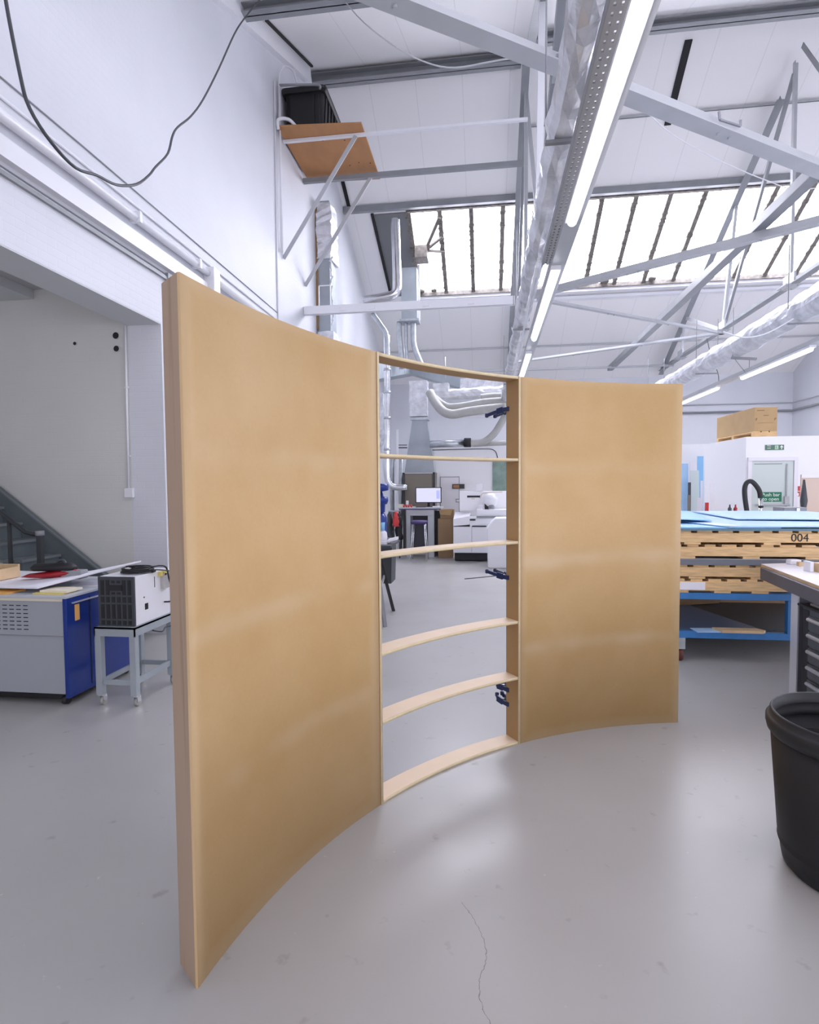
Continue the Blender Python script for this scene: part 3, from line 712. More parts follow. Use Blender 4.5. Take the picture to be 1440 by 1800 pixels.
tag(MB().tube(smooth_path([at(px, py, y=15.8) for px, py in pts], 4), .008, 6).build('hanging_cable', W['dark']), 'short dark cable dangling beside the right foil duct', 'cable')

# ================================================================== LIGHT ROWS
def lamp_row(x, zc, spans, labels, group):
    for (y0, y1), lb in zip(spans, labels):
        l_ = thing('strip_light', lb, 'strip light', (x, (y0+y1)/2, zc), 0, group)
        MB().box(x-.045, x+.045, y0-.03, y1+.03, zc+.045, zc+.085).build('housing', W['white'], l_)
        m2 = MB(); m2.tube([(x, y0, zc+.03), (x, y0+.02, zc+.03), (x, y1-.02, zc+.03), (x, y1, zc+.03)], [.025, .034, .034, .025], 12)
        m2.build('diffuser', W['lamp'], l_)
ZL = CZ+1.92
XL = .632
lamp_row(XL, ZL, ((2.05, 4.48), (5.48, 7.9), (8.86, 11.3)), ('longest-looking lit strip light, nearest, at the top of the photo', 'middle lit strip light of the central row', 'furthest lit strip light, just above the shelf bay'), 'strip lights of the central row')
XM = 4.72
lamp_row(XM, ZL, ((9.15, 11.46), (12.56, 15.0)), ('lit strip light at far right above the stacked cardboard box', 'lit strip light beside the top corner of the right panel'), 'strip lights of the right row')
lamp_row(-5.6, 3.9, ((.5, 2.9),), ('added fill strip light on the ceiling of the recess, out of frame to the left',), None)  # unseen strip light put in to brighten the recess
lamp_row(-7.6, 3.9, ((2.2, 4.6),), ('second added fill light deeper in the recess, above the stairs, out of frame',), None)  # another unseen lamp added as fill for the recess
# mounting rails
def rail(x0, x1, y0, y1, z, label):
    r_ = thing('light_rail', label, 'mounting rail', ((x0+x1)/2, (y0+y1)/2, z))
    MB().box(x0, x1, y0, y1, z, z+.012).build('tray_base', W['steel_l'], r_)
    MB().box(x0, x0+.006, y0, y1, z+.012, z+.06).build('lip', W['steel_l'], r_)
    MB().box(x1-.006, x1, y0, y1, z+.012, z+.06).build('lip', W['steel_l'], r_)
    return r_
rail(XL-.055, XL+.09, .6, 13.5, ZL+.086, 'grey mounting rail carrying the central row of strip lights')
rail(XM-.06, XM+.10, 6.0, 18.0, ZL+.086, 'grey mounting rail carrying the right row of strip lights')
# perforated cable tray beside the lamps
ct = thing('cable_tray', 'perforated grey cable tray between the foil duct and the lit strips', 'cable tray', (.55, 3, ZL+.02))
m_ = MB()
x0, x1 = .495, .572
ny = int((5.3-.9)/.05)
for k_ in range(ny):
    ya = .9+k_*.05
    m_.box(x0, x1, ya, ya+.028, ZL+.02, ZL+.028)
for xa, xb in ((x0, x0+.016), (x0+.028, x0+.049), (x1-.016, x1)): m_.box(xa, xb, .9, .9+ny*.05, ZL+.0195, ZL+.0285)
m_.build('slotted_base', mat('tray steel', (.33, .335, .34), .5, .2), ct)
MB().box(x0-.006, x0, .9, 5.3, ZL+.02, ZL+.07).build('lip', W['steel'], ct)
# pale cover behind the slots
MB().box(x0, x1, .9, 5.3, ZL+.05, ZL+.055).build('cable_bed', W['white'], ct)
tag(MB().bar((.445, 5.3, ZL+.03), (.52, 12.5, ZL+.03), .02, .02).build('conduit', W['white']), 'thin white conduit running beside the central lamps', 'conduit')
# foil ducts
def foil_duct(c0, c1, r_, label, seed, seg=.16, n=18, amp=.05, jr=.10, mm='foil', rj=.05):
    rr = random.Random(seed); c0, c1 = Vector(c0), Vector(c1); L = (c1-c0).length; N = int(L/seg)
    t_ = thing('foil_duct', label, 'duct', c0)
    m2 = MB(); rings = []
    for i in range(N+1):
        p = c0.lerp(c1, i/N)+Vector((rr.uniform(-1, 1), 0, rr.uniform(-1, 1)))*r_*amp
        q = 1+rr.uniform(-jr, jr)
        rings.append([m2.b.verts.new(p+Vector((math.cos(2*PI*k_/n)*r_*q*(1+rr.uniform(-rj, rj)), rr.uniform(-.02, .02), math.sin(2*PI*k_/n)*r_*q*(1+rr.uniform(-rj, rj))))) for k_ in range(n)])
    for a_, b_ in zip(rings, rings[1:]):
        for k_ in range(n): m2.b.faces.new((a_[k_], a_[(k_+1) % n], b_[(k_+1) % n], b_[k_]))
    m2.build('foil_skin', W[mm], t_)
    for f in (.2, .5, .8):
        p = c0.lerp(c1, f); m3 = MB()
        m3.tube([(p.x-r_*1.05, p.y, p.z), (p.x-r_*1.05, p.y, p.z+.9)], .006, 6); m3.tube([(p.x+r_*1.05, p.y, p.z), (p.x+r_*1.05, p.y, p.z+.9)], .006, 6)
        m3.bar((p.x-r_*1.1, p.y, p.z-r_*1.08), (p.x+r_*1.1, p.y, p.z-r_*1.08), .03, .02)
        m3.build('hanger', W['steel'], t_)
    return t_
foil_duct((.462, .8, 3.905), (.465, 15.0, 3.95), .098, 'crinkled silver foil duct running beside the central strip lights', 11, .14, 12, .08, .10, 'foil_m', .09)
foil_duct((4.50, 6.5, 4.24), (4.62, 19.0, 4.24), .20, 'large crinkled foil duct above the right row of lights', 12, .2)
m_ = MB(); m_.tube(smooth_path([at(px, py, y=8.6) for px, py in ((1272, 583), (1300, 592), (1325, 592), (1350, 585), (1375, 572), (1395, 560))], 4), .009, 6)
tag(m_.build('hanging_cable', W['white']), 'white cable draped along the right foil duct', 'cable')
a = at(1286, 629, y=11.2); b = at(1330, 631, y=11.2)
m_ = MB(); m_.bar(a, b, .05, .04); m_.tube([a+Vector((.02, 0, 0)), a+Vector((.02, 0, .9))], .006, 6); m_.tube([a+Vector((.04, 0, 0)), a+Vector((.3, 0, -.35))], .005, 6); m_.tube([b-Vector((.12, 0, 0)), b-Vector((.12, 0, .33))], .005, 6)
tag(m_.build('hanger_bracket', W['steel']), 'short steel hanger bracket under the right foil duct', 'bracket')
a = at(860, 652, y=20); b = at(1184, 642, y=20.2)
tag(MB().tube([(a.x-4, 20, a.z-.02), a, b], .04, 8).build('sprinkler_pipe', W['steel_l']), 'thin grey pipe crossing the far bay above the right panel', 'pipe')

# ================================================================== RECESS: STAIRS, CONDUIT, HOLES
def stair():
    r_ = thing('staircase', 'dark grey painted staircase climbing left in the recess', 'staircase', (-5.0, 5.8, 0))
    rise, go = .19, .245
    # step body: outer end profile (solid block), treads with nosings
    x_start = -4.10
    for k_ in range(12):
        x = x_start-go*k_; z = rise*(k_+1)
        o = MB().box(x-go, x, 5.62, 6.16, z-rise if k_ else 0, z-.03).build('riser_block', W['stair'], r_)
        MB().box(x-go-.20, x+.03, 5.58, 6.16, z-.03, z).build('tread', W['stair_l'], r_)
    # wall string
    p, q = Vector((-3.98, 6.19, 0.12)), Vector((-7.3, 6.19, 2.62))
    MB().bar(p, q, .05, .34).build('wall_string', W['stair'], r_)
    MB().bar(p+Vector((0, -.01, .20)), q+Vector((0, -.01, .20)), .07, .02).build('string_cap', W['stair_l'], r_)
    # handrail with posts
    s = (1.50-1.225)/(-5.503+5.12)
    nx = at(70, 940, y=5.56).x; h0 = Vector((nx-.17, 5.56, 1.262)); h1 = h0+Vector((-2.4, 0, -2.4*s))
    m2 = MB(); m2.tube([(nx+.03, 5.56, 1.25), (nx-.07, 5.56, 1.24), h0, h0+Vector((-.3, 0, -.3*s)), h1], .026, 10)
    m2.build('handrail', W['rail'], r_)
    MB().box(nx-.025, nx+.025, 5.535, 5.585, .70, 1.24).build('newel_post', W['rail'], r_)
    MB().tube([(nx, 5.56, 1.225), (nx, 5.56, 1.275)], .045, 12).build('newel_cap', W['steel'], r_)
    for x in (at(17, 940, y=5.56).x, -5.75, -6.4):
        zt_ = h0.z+(x-h0.x)*s
        MB().box(x-.016, x+.016, 5.545, 5.575, zt_-.55, zt_).build('baluster', W['rail'], r_)
    return r_
stair()
cdt = tag(MB().tube([(-4.172, RYW-.02, 3.62), (-4.188, RYW-.02, 1.72)], .014, 8).build('wall_conduit', W['white']), 'white conduit dropping down the recess wall to a socket box', 'conduit')
o = MB().box(-4.235, -4.125, RYW-.045, RYW-.001, 1.62, 1.73).build('junction_box', W['white'], cdt, bevel=.006)
MB().box(-4.195, -4.165, RYW-.048, RYW-.044, 1.66, 1.69).build('switch', W['board'], o)
for z_ in (2.1, 2.9):
    MB().box(-4.20, -4.16, RYW-.03, RYW-.001, z_, z_+.02).build('saddle_clip', W['white'], cdt)
def hole(px, py, r_, label):
    p = at(px, py, y=RYW-.004)
    o = MB().tube([(p.x, RYW-.012, p.z), (p.x, RYW-.001, p.z)], r_, 20).build('pipe_hole', W['gap'])
    tag(o, label, 'hole'); 
    m2 = MB()
    for k_ in range(20):
        a_, b_ = 2*PI*k_/20, 2*PI*(k_+1)/20
        m2.bar((p.x+r_*1.1*math.cos(a_), RYW-.006, p.z+r_*1.1*math.sin(a_)), (p.x+r_*1.1*math.cos(b_), RYW-.006, p.z+r_*1.1*math.sin(b_)), .008, .008)
    m2.build('rim', W['wall2'], o)
hole(204, 590, .038, 'upper round black pipe hole beside the recess conduit')
hole(205, 613, .034, 'lower round black pipe hole beside the recess conduit')
hole(132, 604, .020, 'small lone black hole in the recess wall')

# ================================================================== LEFT MACHINE
mc = thing('machine_cabinet', 'low grey and royal blue machine cabinet at the left edge', 'machine', (-4.3, 4.5, 0))
Yf, Xs = 4.06, -3.30
MB().box(-5.6, Xs-.02, Yf, 4.95, .09, .84).build('cabinet_body', W['machine'], mc, bevel=.006)
s_ = MB(); s_.box(Xs-.02, Xs+.015, Yf-.02, 4.98, .065, .865)
sd = s_.build('side_door', W['blue'], mc, bevel=.005)
MB().box(Xs+.015, Xs+.02, 4.30, 4.305, .1, .84).build('door_seam', W['gap'], sd)
MB().box(Xs+.014, Xs+.03, 4.10, 4.95, .815, .825).build('trim_strip', W['handle'], sd)
MB().box(Xs+.014, Xs+.019, 4.13, 4.18, .67, .80).build('sticker', W['orange'], sd)
tp = MB(); tp.box(-5.65, Xs+.02, Yf-.03, 4.99, .865, .885); tp.build('top_plate', W['greydesk'], mc, bevel=.003)
MB().box(-5.6, Xs, Yf-.01, Yf+.02, .84, .866).build('top_rail', W['cream'], mc)
MB().box(-5.6, Xs-.03, Yf-.006, Yf, .555, .562).build('panel_seam', W['steel_d'], mc)
m_ = MB()
for c_ in range(8):
    for r2_ in range(7):
        x = -3.66-c_*.062; z = .80-r2_*.032
        m_.box(x-.019, x+.019, Yf-.004, Yf+.001, z-.003, z+.003)
tag(m_.build('vent_slots', W['gap'], mc), kind='stuff')
MB().box(-5.5, Xs-.05, Yf+.05, 4.9, .03, .09).build('plinth', W['black'], mc)
for x, y in ((-3.36, 4.10), (-3.36, 4.85), (-5.2, 4.10), (-5.2, 4.85)):
    MB().tube([(x-.02, y, .035), (x+.02, y, .035)], .035, 14).build('castor', W['rubber'], mc)
# things on the machine
zt_ = .885
m_ = MB()
n = 10
A = [(-5.5, 4.25), (-3.72, 4.16), (-3.27, 4.62), (-5.5, 5.1)]
def warped(mb, P4, n, fz, th=.004):
    g = []
    for i in range(n+1):
        row = []
        for j in range(n+1):
            u, v = i/n, j/n
            x = (1-u)*(1-v)*P4[0][0]+u*(1-v)*P4[1][0]+u*v*P4[2][0]+(1-u)*v*P4[3][0]
            y = (1-u)*(1-v)*P4[0][1]+u*(1-v)*P4[1][1]+u*v*P4[2][1]+(1-u)*v*P4[3][1]
            row.append((x, y, fz(u, v)))
        g.append(row)
    T = [[mb.b.verts.new((p[0], p[1], p[2]+th)) for p in r0] for r0 in g]; B = [[mb.b.verts.new(p) for p in r0] for r0 in g]
    for i in range(n):
        for j in range(n):
            for V_, fl in ((T, 0), (B, 1)):
                q = (V_[i][j], V_[i+1][j], V_[i+1][j+1], V_[i][j+1]); f = mb.b.faces.new(q if not fl else q[::-1]); f.smooth = True
    for i in range(n):
        mb.b.faces.new((T[i][0], B[i][0], B[i+1][0], T[i+1][0])); mb.b.faces.new((T[i][n], T[i+1][n], B[i+1][n], B[i][n]))
        mb.b.faces.new((T[0][i], T[0][i+1], B[0][i+1], B[0][i])); mb.b.faces.new((T[n][i], B[n][i], B[n][i+1], T[n][i+1]))
    return mb
warped(m_, [(-5.4, 4.10), (-3.60, 4.12), (-3.12, 4.78), (-5.4, 5.0)], 12, lambda u, v: .925+.13*max(0, u-.72)/.28*v+.006*v, .012)
tag(m_.build('foam_sheet', W['paper'], smooth=False), 'large white curled sheet lying on the grey machine cabinet', 'sheet')
for x0, x1, y0, y1, z0, z1, m2, lb in ((-4.2, -3.9, Yf, 4.3, zt_, zt_+.012, 'yellow', 'yellow notes at the left edge under the white sheet'), (-3.98, -3.82, Yf+.0, 4.25, zt_, zt_+.014, 'orange', 'orange card under the white sheet'),
                                        (-3.62, -3.36, Yf+.03, 4.25, zt_, zt_+.010, 'yellow', 'yellow-green strip on the machine near its blue corner'), (-3.58, -3.34, Yf+.06, 4.30, zt_+.011, zt_+.028, 'cream', 'cream pad on the machine beside the yellow strip')):
    tag(MB().box(x0, x1, y0, y1, z0, z1).build('note_pad', W[m2]), lb, 'paper')
m_ = MB(); m_.rbox(-3.25-.2, 4.62, zt_, zt_+.006, .3, .3, .1)
tag(m_.build('paper_sheet', W['paper']), 'white paper near the back edge of the machine top', 'paper')
# wooden tray at left
wt = thing('wooden_tray', 'open wooden tray at the left edge on the white sheet', 'tray', (-4.33, 4.5, .94))
for nm, a_ in (('side', (-4.75, -4.16, 4.25, 4.27, .945, 1.04)), ('side', (-4.18, -4.16, 4.27, 4.55, .945, 1.04)), ('side', (-4.75, -4.16, 4.55, 4.57, .945, 1.06)), ('base', (-4.75, -4.18, 4.27, 4.55, .945, .955))):
    MB().box(*a_).build(nm, W['wood_l'] if nm == 'side' else W['card2'], wt)
# red handheld vacuum
vc = thing('handheld_vacuum', 'glossy red and black handheld tool lying on the white sheet', 'vacuum', (-3.75, 4.45, .955), .05)
def lofty(rings, name, m2, parent): loft(MB(), rings).build(name, m2, parent, local=True, smooth=True)
def ell(x, z, ry, rz, n=12): return [(x, ry*math.cos(2*PI*k_/n), z+rz*math.sin(2*PI*k_/n)) for k_ in range(n)]
lofty([ell(-.26, .012, .03, .004), ell(-.2, .022, .05, .018), ell(-.05, .03, .07, .028), ell(.1, .045, .07, .034), ell(.2, .055, .05, .03), ell(.24, .06, .03, .02)], 'shell', W['red'], vc)
lofty([ell(-.17, .085, .04, .02), ell(-.13, .095, .07, .035), ell(.05, .10, .075, .038), ell(.17, .102, .07, .036), ell(.22, .09, .04, .02)], 'brush_head', W['black'], vc)
MB().tube(smooth_path([(.05, 0, .10), (.07, .0, .15), (.12, 0, .155), (.14, 0, .11)]), .012, 8).build('handle', W['dark'], vc, local=True)
MB().box(.12, .30, -.05, .06, .0, .075).build('bracket', W['steel'], vc, local=True, bevel=.01)

# ================================================================== CART AND CHILLER BOX
ca = thing('steel_trolley', 'grey steel trolley on castors carrying the white chiller box', 'trolley', (-2.9, 4.4, 0))
x0, x1, y0, y1 = -3.085, -2.735, 4.08, 4.66
zt2 = .635
m_ = MB(); m_.box(x0, x1, y0, y1, zt2-.012, zt2); m_.box(x0, x1, y0, y0+.01, zt2-.07, zt2); m_.box(x0, x1, y1-.01, y1, zt2-.07, zt2); m_.box(x1-.01, x1, y0, y1, zt2-.07, zt2); m_.box(x0, x0+.01, y0, y1, zt2-.07, zt2)
m_.build('top_frame', W['galv_d'], ca)
for x in (x0, x1-.055):
    for y in (y0, y1-.055):
        lg = MB(); lg.box(x+.0015, x+.0535, y+.0015, y+.0535, .09, zt2-.013); o = lg.build('leg', W['galv_d'], ca, bevel=.003)
        cx, cy2 = x+.03, y+.03
        f = MB(); f.box(cx-.02, cx+.02, cy2-.025, cy2+.025, .082, .09); f.box(cx-.02, cx-.015, cy2-.005, cy2+.035, .035, .084); f.box(cx+.015, cx+.02, cy2-.005, cy2+.035, .035, .084)
        c_ = f.build('castor', W['chrome'], o)
        if True: MB().tube([(cx-.012, cy2+.02, .034), (cx+.012, cy2+.02, .034)], .034, 16).build('castor_wheel', W['hose'], ca)
for a_ in ((x0+.05, x1-.05, y0+.02, y0+.04, .17, .21), (x0+.02, x0+.04, y0+.05, y1-.05, .17, .21), (x1-.04, x1-.02, y0+.05, y1-.05, .17, .22), (x0+.05, x1-.05, y1-.04, y1-.02, .17, .21)):
    MB().box(*a_).build('stretcher', W['galv_d'], ca)
tag(MB().tube(smooth_path([(-2.76, 4.35, .55), (-2.70, 4.40, .53), (-2.72, 4.5, .545), (-2.66, 4.62, .53)]), .006, 6).build('cable', W['dark']), 'thin grey cable under the trolley top', 'cable')
bx = thing('chiller_box', 'white box with black slatted front on the steel trolley', 'chiller', (-2.92, 4.4, zt2))
bx0, bx1, by0, by1, bz0, bz1 = -3.075, -2.765, 4.13, 4.63, zt2, 1.03
MB().box(bx0, bx1, by0+.02, by1, bz0, bz1).build('casing', W['white'], bx, bevel=.004)
fr = MB(); W['grille'] = mat('charcoal grille', (.045, .05, .058), .5)
fr.box(bx0, bx1, by0, by0+.02, bz0, bz1); g_ = fr.build('front_grille', W['grille'], bx, bevel=.003)
m_ = MB(); nc = 6
cw = (bx1-bx0-.03)/nc
for c_ in range(nc):
    xa = bx0+.015+c_*cw+.009
    for za, zb2 in ((.012, .045), (.06, .175), (.19, .235)): m_.box(xa, xa+cw-.018, by0-.003, by0+.001, bz0+za, bz0+zb2)
    if c_ in (2, 3):
        m_.box(xa, xa+cw-.018, by0-.003, by0+.001, bz0+.255, bz0+.272); m_.box(xa, xa+cw-.018, by0-.003, by0+.001, bz0+.345, bz0+.365)
    else: m_.box(xa, xa+cw-.018, by0-.003, by0+.001, bz0+.25, bz0+.37)
m_.build('slots', W['black'], g_)
MB().box(bx0+.10, bx0+.21, by0-.006, by0, bz0+.285, bz0+.33).build('hand_slot', W['black'], g_)
MB().box(bx1, bx1+.004, 4.27, 4.31, .74, .79).build('switch', W['black'], bx)
MB().box(bx1, bx1+.004, 4.255, 4.265, .84, .85).build('button', W['dark'], bx)
MB().box(bx1, bx1+.004, 4.41, 4.414, .90, .99).build('slot', W['dark'], bx)
MB().box(bx1, bx1+.03, 4.50, 4.60, .87, 1.0).build('filter_cup', mat('smoky plastic', (.5, .48, .46), .25), bx)
MB().box(bx1, bx1+.03, 4.46, 4.49, .985, 1.02).build('yellow_clip', W['yellow'], bx)
MB().box(bx1, bx1+.03, 4.52, 4.55, .985, 1.02).build('yellow_clip', W['yellow'], bx)
def coil(cx, cy2, z, R0, turns, r_, ry=.6, seed=1):
    rr = random.Random(seed); pts = []
    for k_ in range(int(turns*16)):
        a_ = 2*PI*k_/16; q = 1+.08*math.sin(k_*.7)+rr.uniform(-.02, .02)
        pts.append((cx+R0*q*math.cos(a_), cy2+R0*ry*q*math.sin(a_), z+r_+(k_/16)*r_*1.2))
    return pts
cc = MB(); cc.tube(coil(-2.87, 4.35, bz1, .125, 3, .009, .9, 2), .009, 6); cc.tube(coil(-2.85, 4.36, bz1+.012, .09, 3, .009, .9, 3), .009, 6)
cb = tag(cc.build('coiled_cable', W['black']), 'black coiled cable and white plug block on top of the chiller box', 'cable')
MB().rbox(-2.87, 4.32, bz1+.025, bz1+.05, .15, .07, .15).build('plug_block', W['white'], cb, bevel=.006)
MB().tube(smooth_path([(-2.93, 4.28, bz1+.06), (-2.84, 4.3, bz1+.065), (-2.76, 4.36, bz1+.05), (-2.74, 4.46, bz1+.045), (-2.72, 4.52, bz1+.02), (-2.715, 4.55, .95), (-2.71, 4.58, .88), (-2.68, 4.6, .80), (-2.70, 4.56, .755), (-2.76, 4.54, .75)]), .007, 6).build('lead', W['black'], cb)
MB().tube(smooth_path([(-2.84, 4.28, bz1+.02), (-2.74, 4.4, bz1+.02), (-2.66, 4.52, bz1-.01), (-2.62, 4.6, bz1-.03)]), .006, 6).build('lead', W['dark'], cb)

# ================================================================== RIGHT: BLUE TABLE, PALLETS, SHEETS
TY = 5.80
bt = thing('steel_table', 'blue steel frame table under the pallets on castors', 'table', (2.9, 6.9, 0))
tx0, tx1, ty1 = 1.55, 4.35, 8.3
for y in (TY, ty1-.06): MB().box(tx0, tx1, y, y+.06, .612, .676).build('top_rail', W['blueframe'], bt, bevel=.003)
for x in (tx0, 2.88, tx1-.06): MB().box(x, x+.06, TY+.06, ty1-.06, .612, .676).build('top_rail', W['blueframe'], bt)
for y in (TY, ty1-.06): MB().box(tx0, 2.94, y, y+.06, .23, .293).build('bottom_rail', W['blueframe'], bt, bevel=.003)
MB().box(tx0+.06, tx1-.06, TY+.30, ty1-.06, .25, .27).build('lower_shelf', W['dark'], bt)
for x in (tx0, 2.84, 2.88, tx1-.06):
    for y in (TY, ty1-.06):
        MB().box(x, x+.06, y, y+.06, .09 if x > 4 else .293, .612).build('leg', W['blueframe'], bt, bevel=.003)
for x, y in ((tx0+.33, TY+.04), (4.3, TY+.9), (tx0+.33, ty1-.1), (3.2, ty1-.1), (4.3, TY+.1), (4.3, ty1-.1)):
    o = MB().box(x-.04, x+.04, y-.04, y+.04, .12, .23 if x < 4 else .09+.03).build('castor', W['galv'], bt)
    MB().tube([(x-.02, y, .06), (x+.02, y, .06)], .06, 16).build('wheel', mat('brown castor tyre', (.12, .03, .02), .6), o)
# pallets
def pallet(z, label, x0, x1, y0, seed, ends):
    rr = random.Random(seed)
    r_ = thing('wooden_pallet', label, 'pallet', ((x0+x1)/2, y0+1.1, z), 0, 'pallets stacked on the blue table')
    D = 2.3
    for k_ in range(3):       # bottom boards, ends seen from the front
        xa = x0+.0+(x1-x0-.14)*(.18+.32*k_) + rr.uniform(-.03, .03)
        MB().box(xa, xa+.15, y0+.005, y0+D, z, z+.022).build('bottom_board', W['pine'], r_)
    for yy in (y0, y0+D/2-.02, y0+D-.04):
        MB().box(x0, x1, yy, yy+.04, z+.022, z+.112).build('stringer', W['pine'], r_, bevel=.003)
    xa = x0+.02
    while xa < x1-.12:
        wd = ends+rr.uniform(-.02, .02)
        MB().box(xa, min(x1, xa+wd), y0+.012, y0+D-.01, z+.112, z+.134).build('deck_board', W['pine'], r_); xa += wd+.055
    return r_
z = .677
PH = .135
pallet(z, 'lowest pine pallet, white label on its left end', 1.62, 2.83, TY-.01, 1, .11); z += PH+.001
pallet(z, 'second pine pallet from the bottom, under the grey sheets', 1.60, 3.5, TY, 2, .13); z += PH+.001
gs = MB(); warped(gs, [(1.5, TY-.01), (3.6, TY-.01), (3.6, 8.1), (1.5, 8.1)], 10, lambda u, v: z, .055)
gs = tag(gs.build('sheet_stack', W['greysheet']), 'stack of grey plastic sheets between the second and third pallets', 'sheets'); 
MB().box(1.5, 3.6, TY-.014, TY+.02, z+.056, z+.060).build('top_sheet', W['steel_l'], gs)
z += .062
pallet(z, 'third pine pallet from the bottom, above the grey sheets', 1.55, 3.45, TY, 3, .12); z += PH+.001
p4 = pallet(z, 'topmost pine pallet with black number 004, under the blue sheets', 1.5, 3.9, TY-.02, 4, .12)
zn = z+.067
px_ = at(1406, 954, y=TY-.02)
text_mesh('004', .105, W['ink'], (px_.x, TY-.023, zn), FACING, p4, 'stencil')
lbw = at(1198, 1027, y=TY); 
tag(MB().box(1.80, 2.09, TY-.014, TY-.011, .677+.03, .677+.105).build('paper_label', W['paper']), 'white paper label on the lowest pallet beside the right panel', 'label')
z += PH+.001
ZS = z
# blue sheets
m_ = MB(); m_.box(1.45, 4.3, TY-.05, 8.35, z, z+.022)
tag(m_.build('backing_board', mat('teal grey board', (.10, .20, .26), .5)), 'dark teal board lying on the topmost pallet', 'board')
z += .023
sheets = [
 ([(1.4, TY-.04), (2.75, TY-.03), (3.2, 8.2), (1.4, 8.3)], 'bluesheet', 0, lambda u, v: .002*v, 'lowest wide light blue sheet in the pile on the pallets'),
 ([(2.28, TY-.06), (4.3, TY-.06), (4.3, 8.35), (1.75, 8.0)], 'bluesheet2', .010, lambda u, v: .010*v+.003*math.sin(3*u), 'large pale blue sheet with a slanted edge at the front of the pile'),
 ([(1.45, 6.25), (2.35, 6.35), (2.66, 7.9), (1.45, 7.4)], 'bluesheet', .030, lambda u, v: .03*v+.02*math.sin(3.1*u), 'curling light blue offcut beside the right panel edge'),
 ([(1.45, 6.7), (2.3, 7.2), (2.66, 8.3), (1.45, 8.3)], 'bluesheet2', .084, lambda u, v: .045*v*(1-u*.6), 'pale offcut lying across the back left of the pile'),
 ([(2.7, 6.6), (4.3, 6.3), (4.3, 8.35), (2.8, 8.3)], 'bluesheet2', .034, lambda u, v: .006*v+.004*math.sin(4*u), 'raised pale blue sheet at the back right of the pile'),
]
for P4, m2, dz, fz, lb in sheets:
    mm = MB(); warped(mm, P4, 10, lambda u, v, fz=fz, dz=dz: z+dz+fz(u, v), .006)
    tag(mm.build('plastic_sheet', W[m2], smooth=False), lb, 'sheet', None)
# things under the table
m_ = MB(); m_.quadbox([(1.72, TY+.10, .275), (2.72, TY+.12, .275), (2.35, TY+1.2, .30), (1.6, TY+1.2, .30), (1.72, TY+.10, .285), (2.72, TY+.12, .285), (2.35, TY+1.2, .31), (1.6, TY+1.2, .31)])
tag(m_.build('acrylic_sheet', W['glassblue']), 'smoky blue sheet on the lower shelf of the blue table', 'sheet')
m_ = MB(); m_.prism([(2.25, TY-.02, .294), (2.62, TY-.02, .294), (2.66, TY+.03, .294), (2.6, TY+.1, .294), (2.2, TY+.1, .294)], (0, 0, .024))
tag(m_.build('plywood_offcut', W['wood_l']), 'tan plywood offcut on the lower rail of the blue table', 'offcut')
m_ = MB(); m_.rbox(2.15, TY+.06, .294, .300, .28, .16, .1)
tag(m_.build('plastic_offcut', W['bluesheet2']), 'pale offcut left of the tan plywood on the lower rail', 'offcut')
m_ = MB(); m_.quadbox([(1.7, 6.9, .28), (2.8, 7.3, .28), (2.8, 7.36, .28), (1.7, 6.96, .28), (1.7, 6.7, .60), (2.8, 7.0, .59), (2.8, 7.06, .59), (1.7, 6.76, .60)])
tag(m_.build('leaning_board', W['card2']), 'dark brown board leaning inside the blue table', 'board')

tag(MB().box(1.7, 4.2, 7.4, 8.2, .271, .60).build('carton_stack', W['card2']), 'dark brown carton filling the back of the blue table shelf', 'cardboard box')

# ================================================================== WORKBENCH, DRAWERS, BIN
wb = thing('workbench', 'white topped workbench with dark steel legs at the right edge', 'workbench', (2.9, 4.4, 0))
def quadslab(mb, P4, z0, z1): return mb.quadbox([(*p, z0) for p in P4]+[(*p, z1) for p in P4])
BT = [(2.30, 3.95), (3.35, 3.75), (3.35, 5.76), (2.475, 5.537)]
quadslab(MB(), BT, .975, .998).build('worktop', W['wood_l'], wb)
quadslab(MB(), BT, .9985, 1.0).build('laminate_surface', W['board'], wb)
b0, b1 = Vector((2.44, 5.30, 0)), Vector((2.30, 4.05, 0))
d_ = (b1-b0).normalized()
MB().bar(b0+Vector((.0, 0, .925))-d_*.15, b1+Vector((0, 0, .925)), .05, .10).build('side_rail', W['graphite'], wb)
MB().bar((2.50, 5.44, .925), (3.3, 5.62, .925), .05, .10).build('side_rail', W['graphite'], wb)
ly = 4.72
lxx = at(1402, 1100, y=ly).x; lx2 = at(1425, 1100, y=ly).x
m_ = MB(); m_.box(lxx, lxx+.010, ly-.0, ly+.10, 0, .875); m_.build('leg_web', W['handle'], wb)
MB().box(lxx+.010, lx2+.02, ly, ly+.012, 0, .875).build('leg', W['graphite'], wb)
MB().box(3.2, 3.28, 5.3, 5.38, 0, .875).build('leg', W['graphite'], wb)
MB().box(3.24, 3.32, 4.0, 4.08, 0, .875).build('leg', W['graphite'], wb)
tc_ = thing('tool_chest', 'dark steel tool chest with pale bar handles under the workbench', 'tool chest', (2.7, 4.4, 0))
X_ = at(1425, 1100, y=4.62).x-.035
MB().box(X_, X_+.65, 3.9, 4.66, .08, .80).build('carcass', W['tool'], tc_, bevel=.004)
MB().box(X_-.03, X_+.66, 3.88, 4.68, .80, .815).build('lid', W['black'], tc_)
MB().box(X_+.02, X_+.3, 4.2, 4.6, .8155, .83).build('mat', W['steel_l'], tc_)
for k_, z_ in enumerate((.64, .52, .40, .28, .16)):
    dr = MB().box(X_-.012, X_, 3.92, 4.56, z_, z_+.105).build('drawer', W['tool'], tc_, bevel=.002)
    MB().tube([(X_-.035, 3.96, z_+.085), (X_-.035, 4.52, z_+.085)], .015, 8).build('handle', W['handle'], dr)
MB().box(X_-.004, X_, 4.57, 4.65, .12, .78).build('corner_gap', W['black'], tc_)
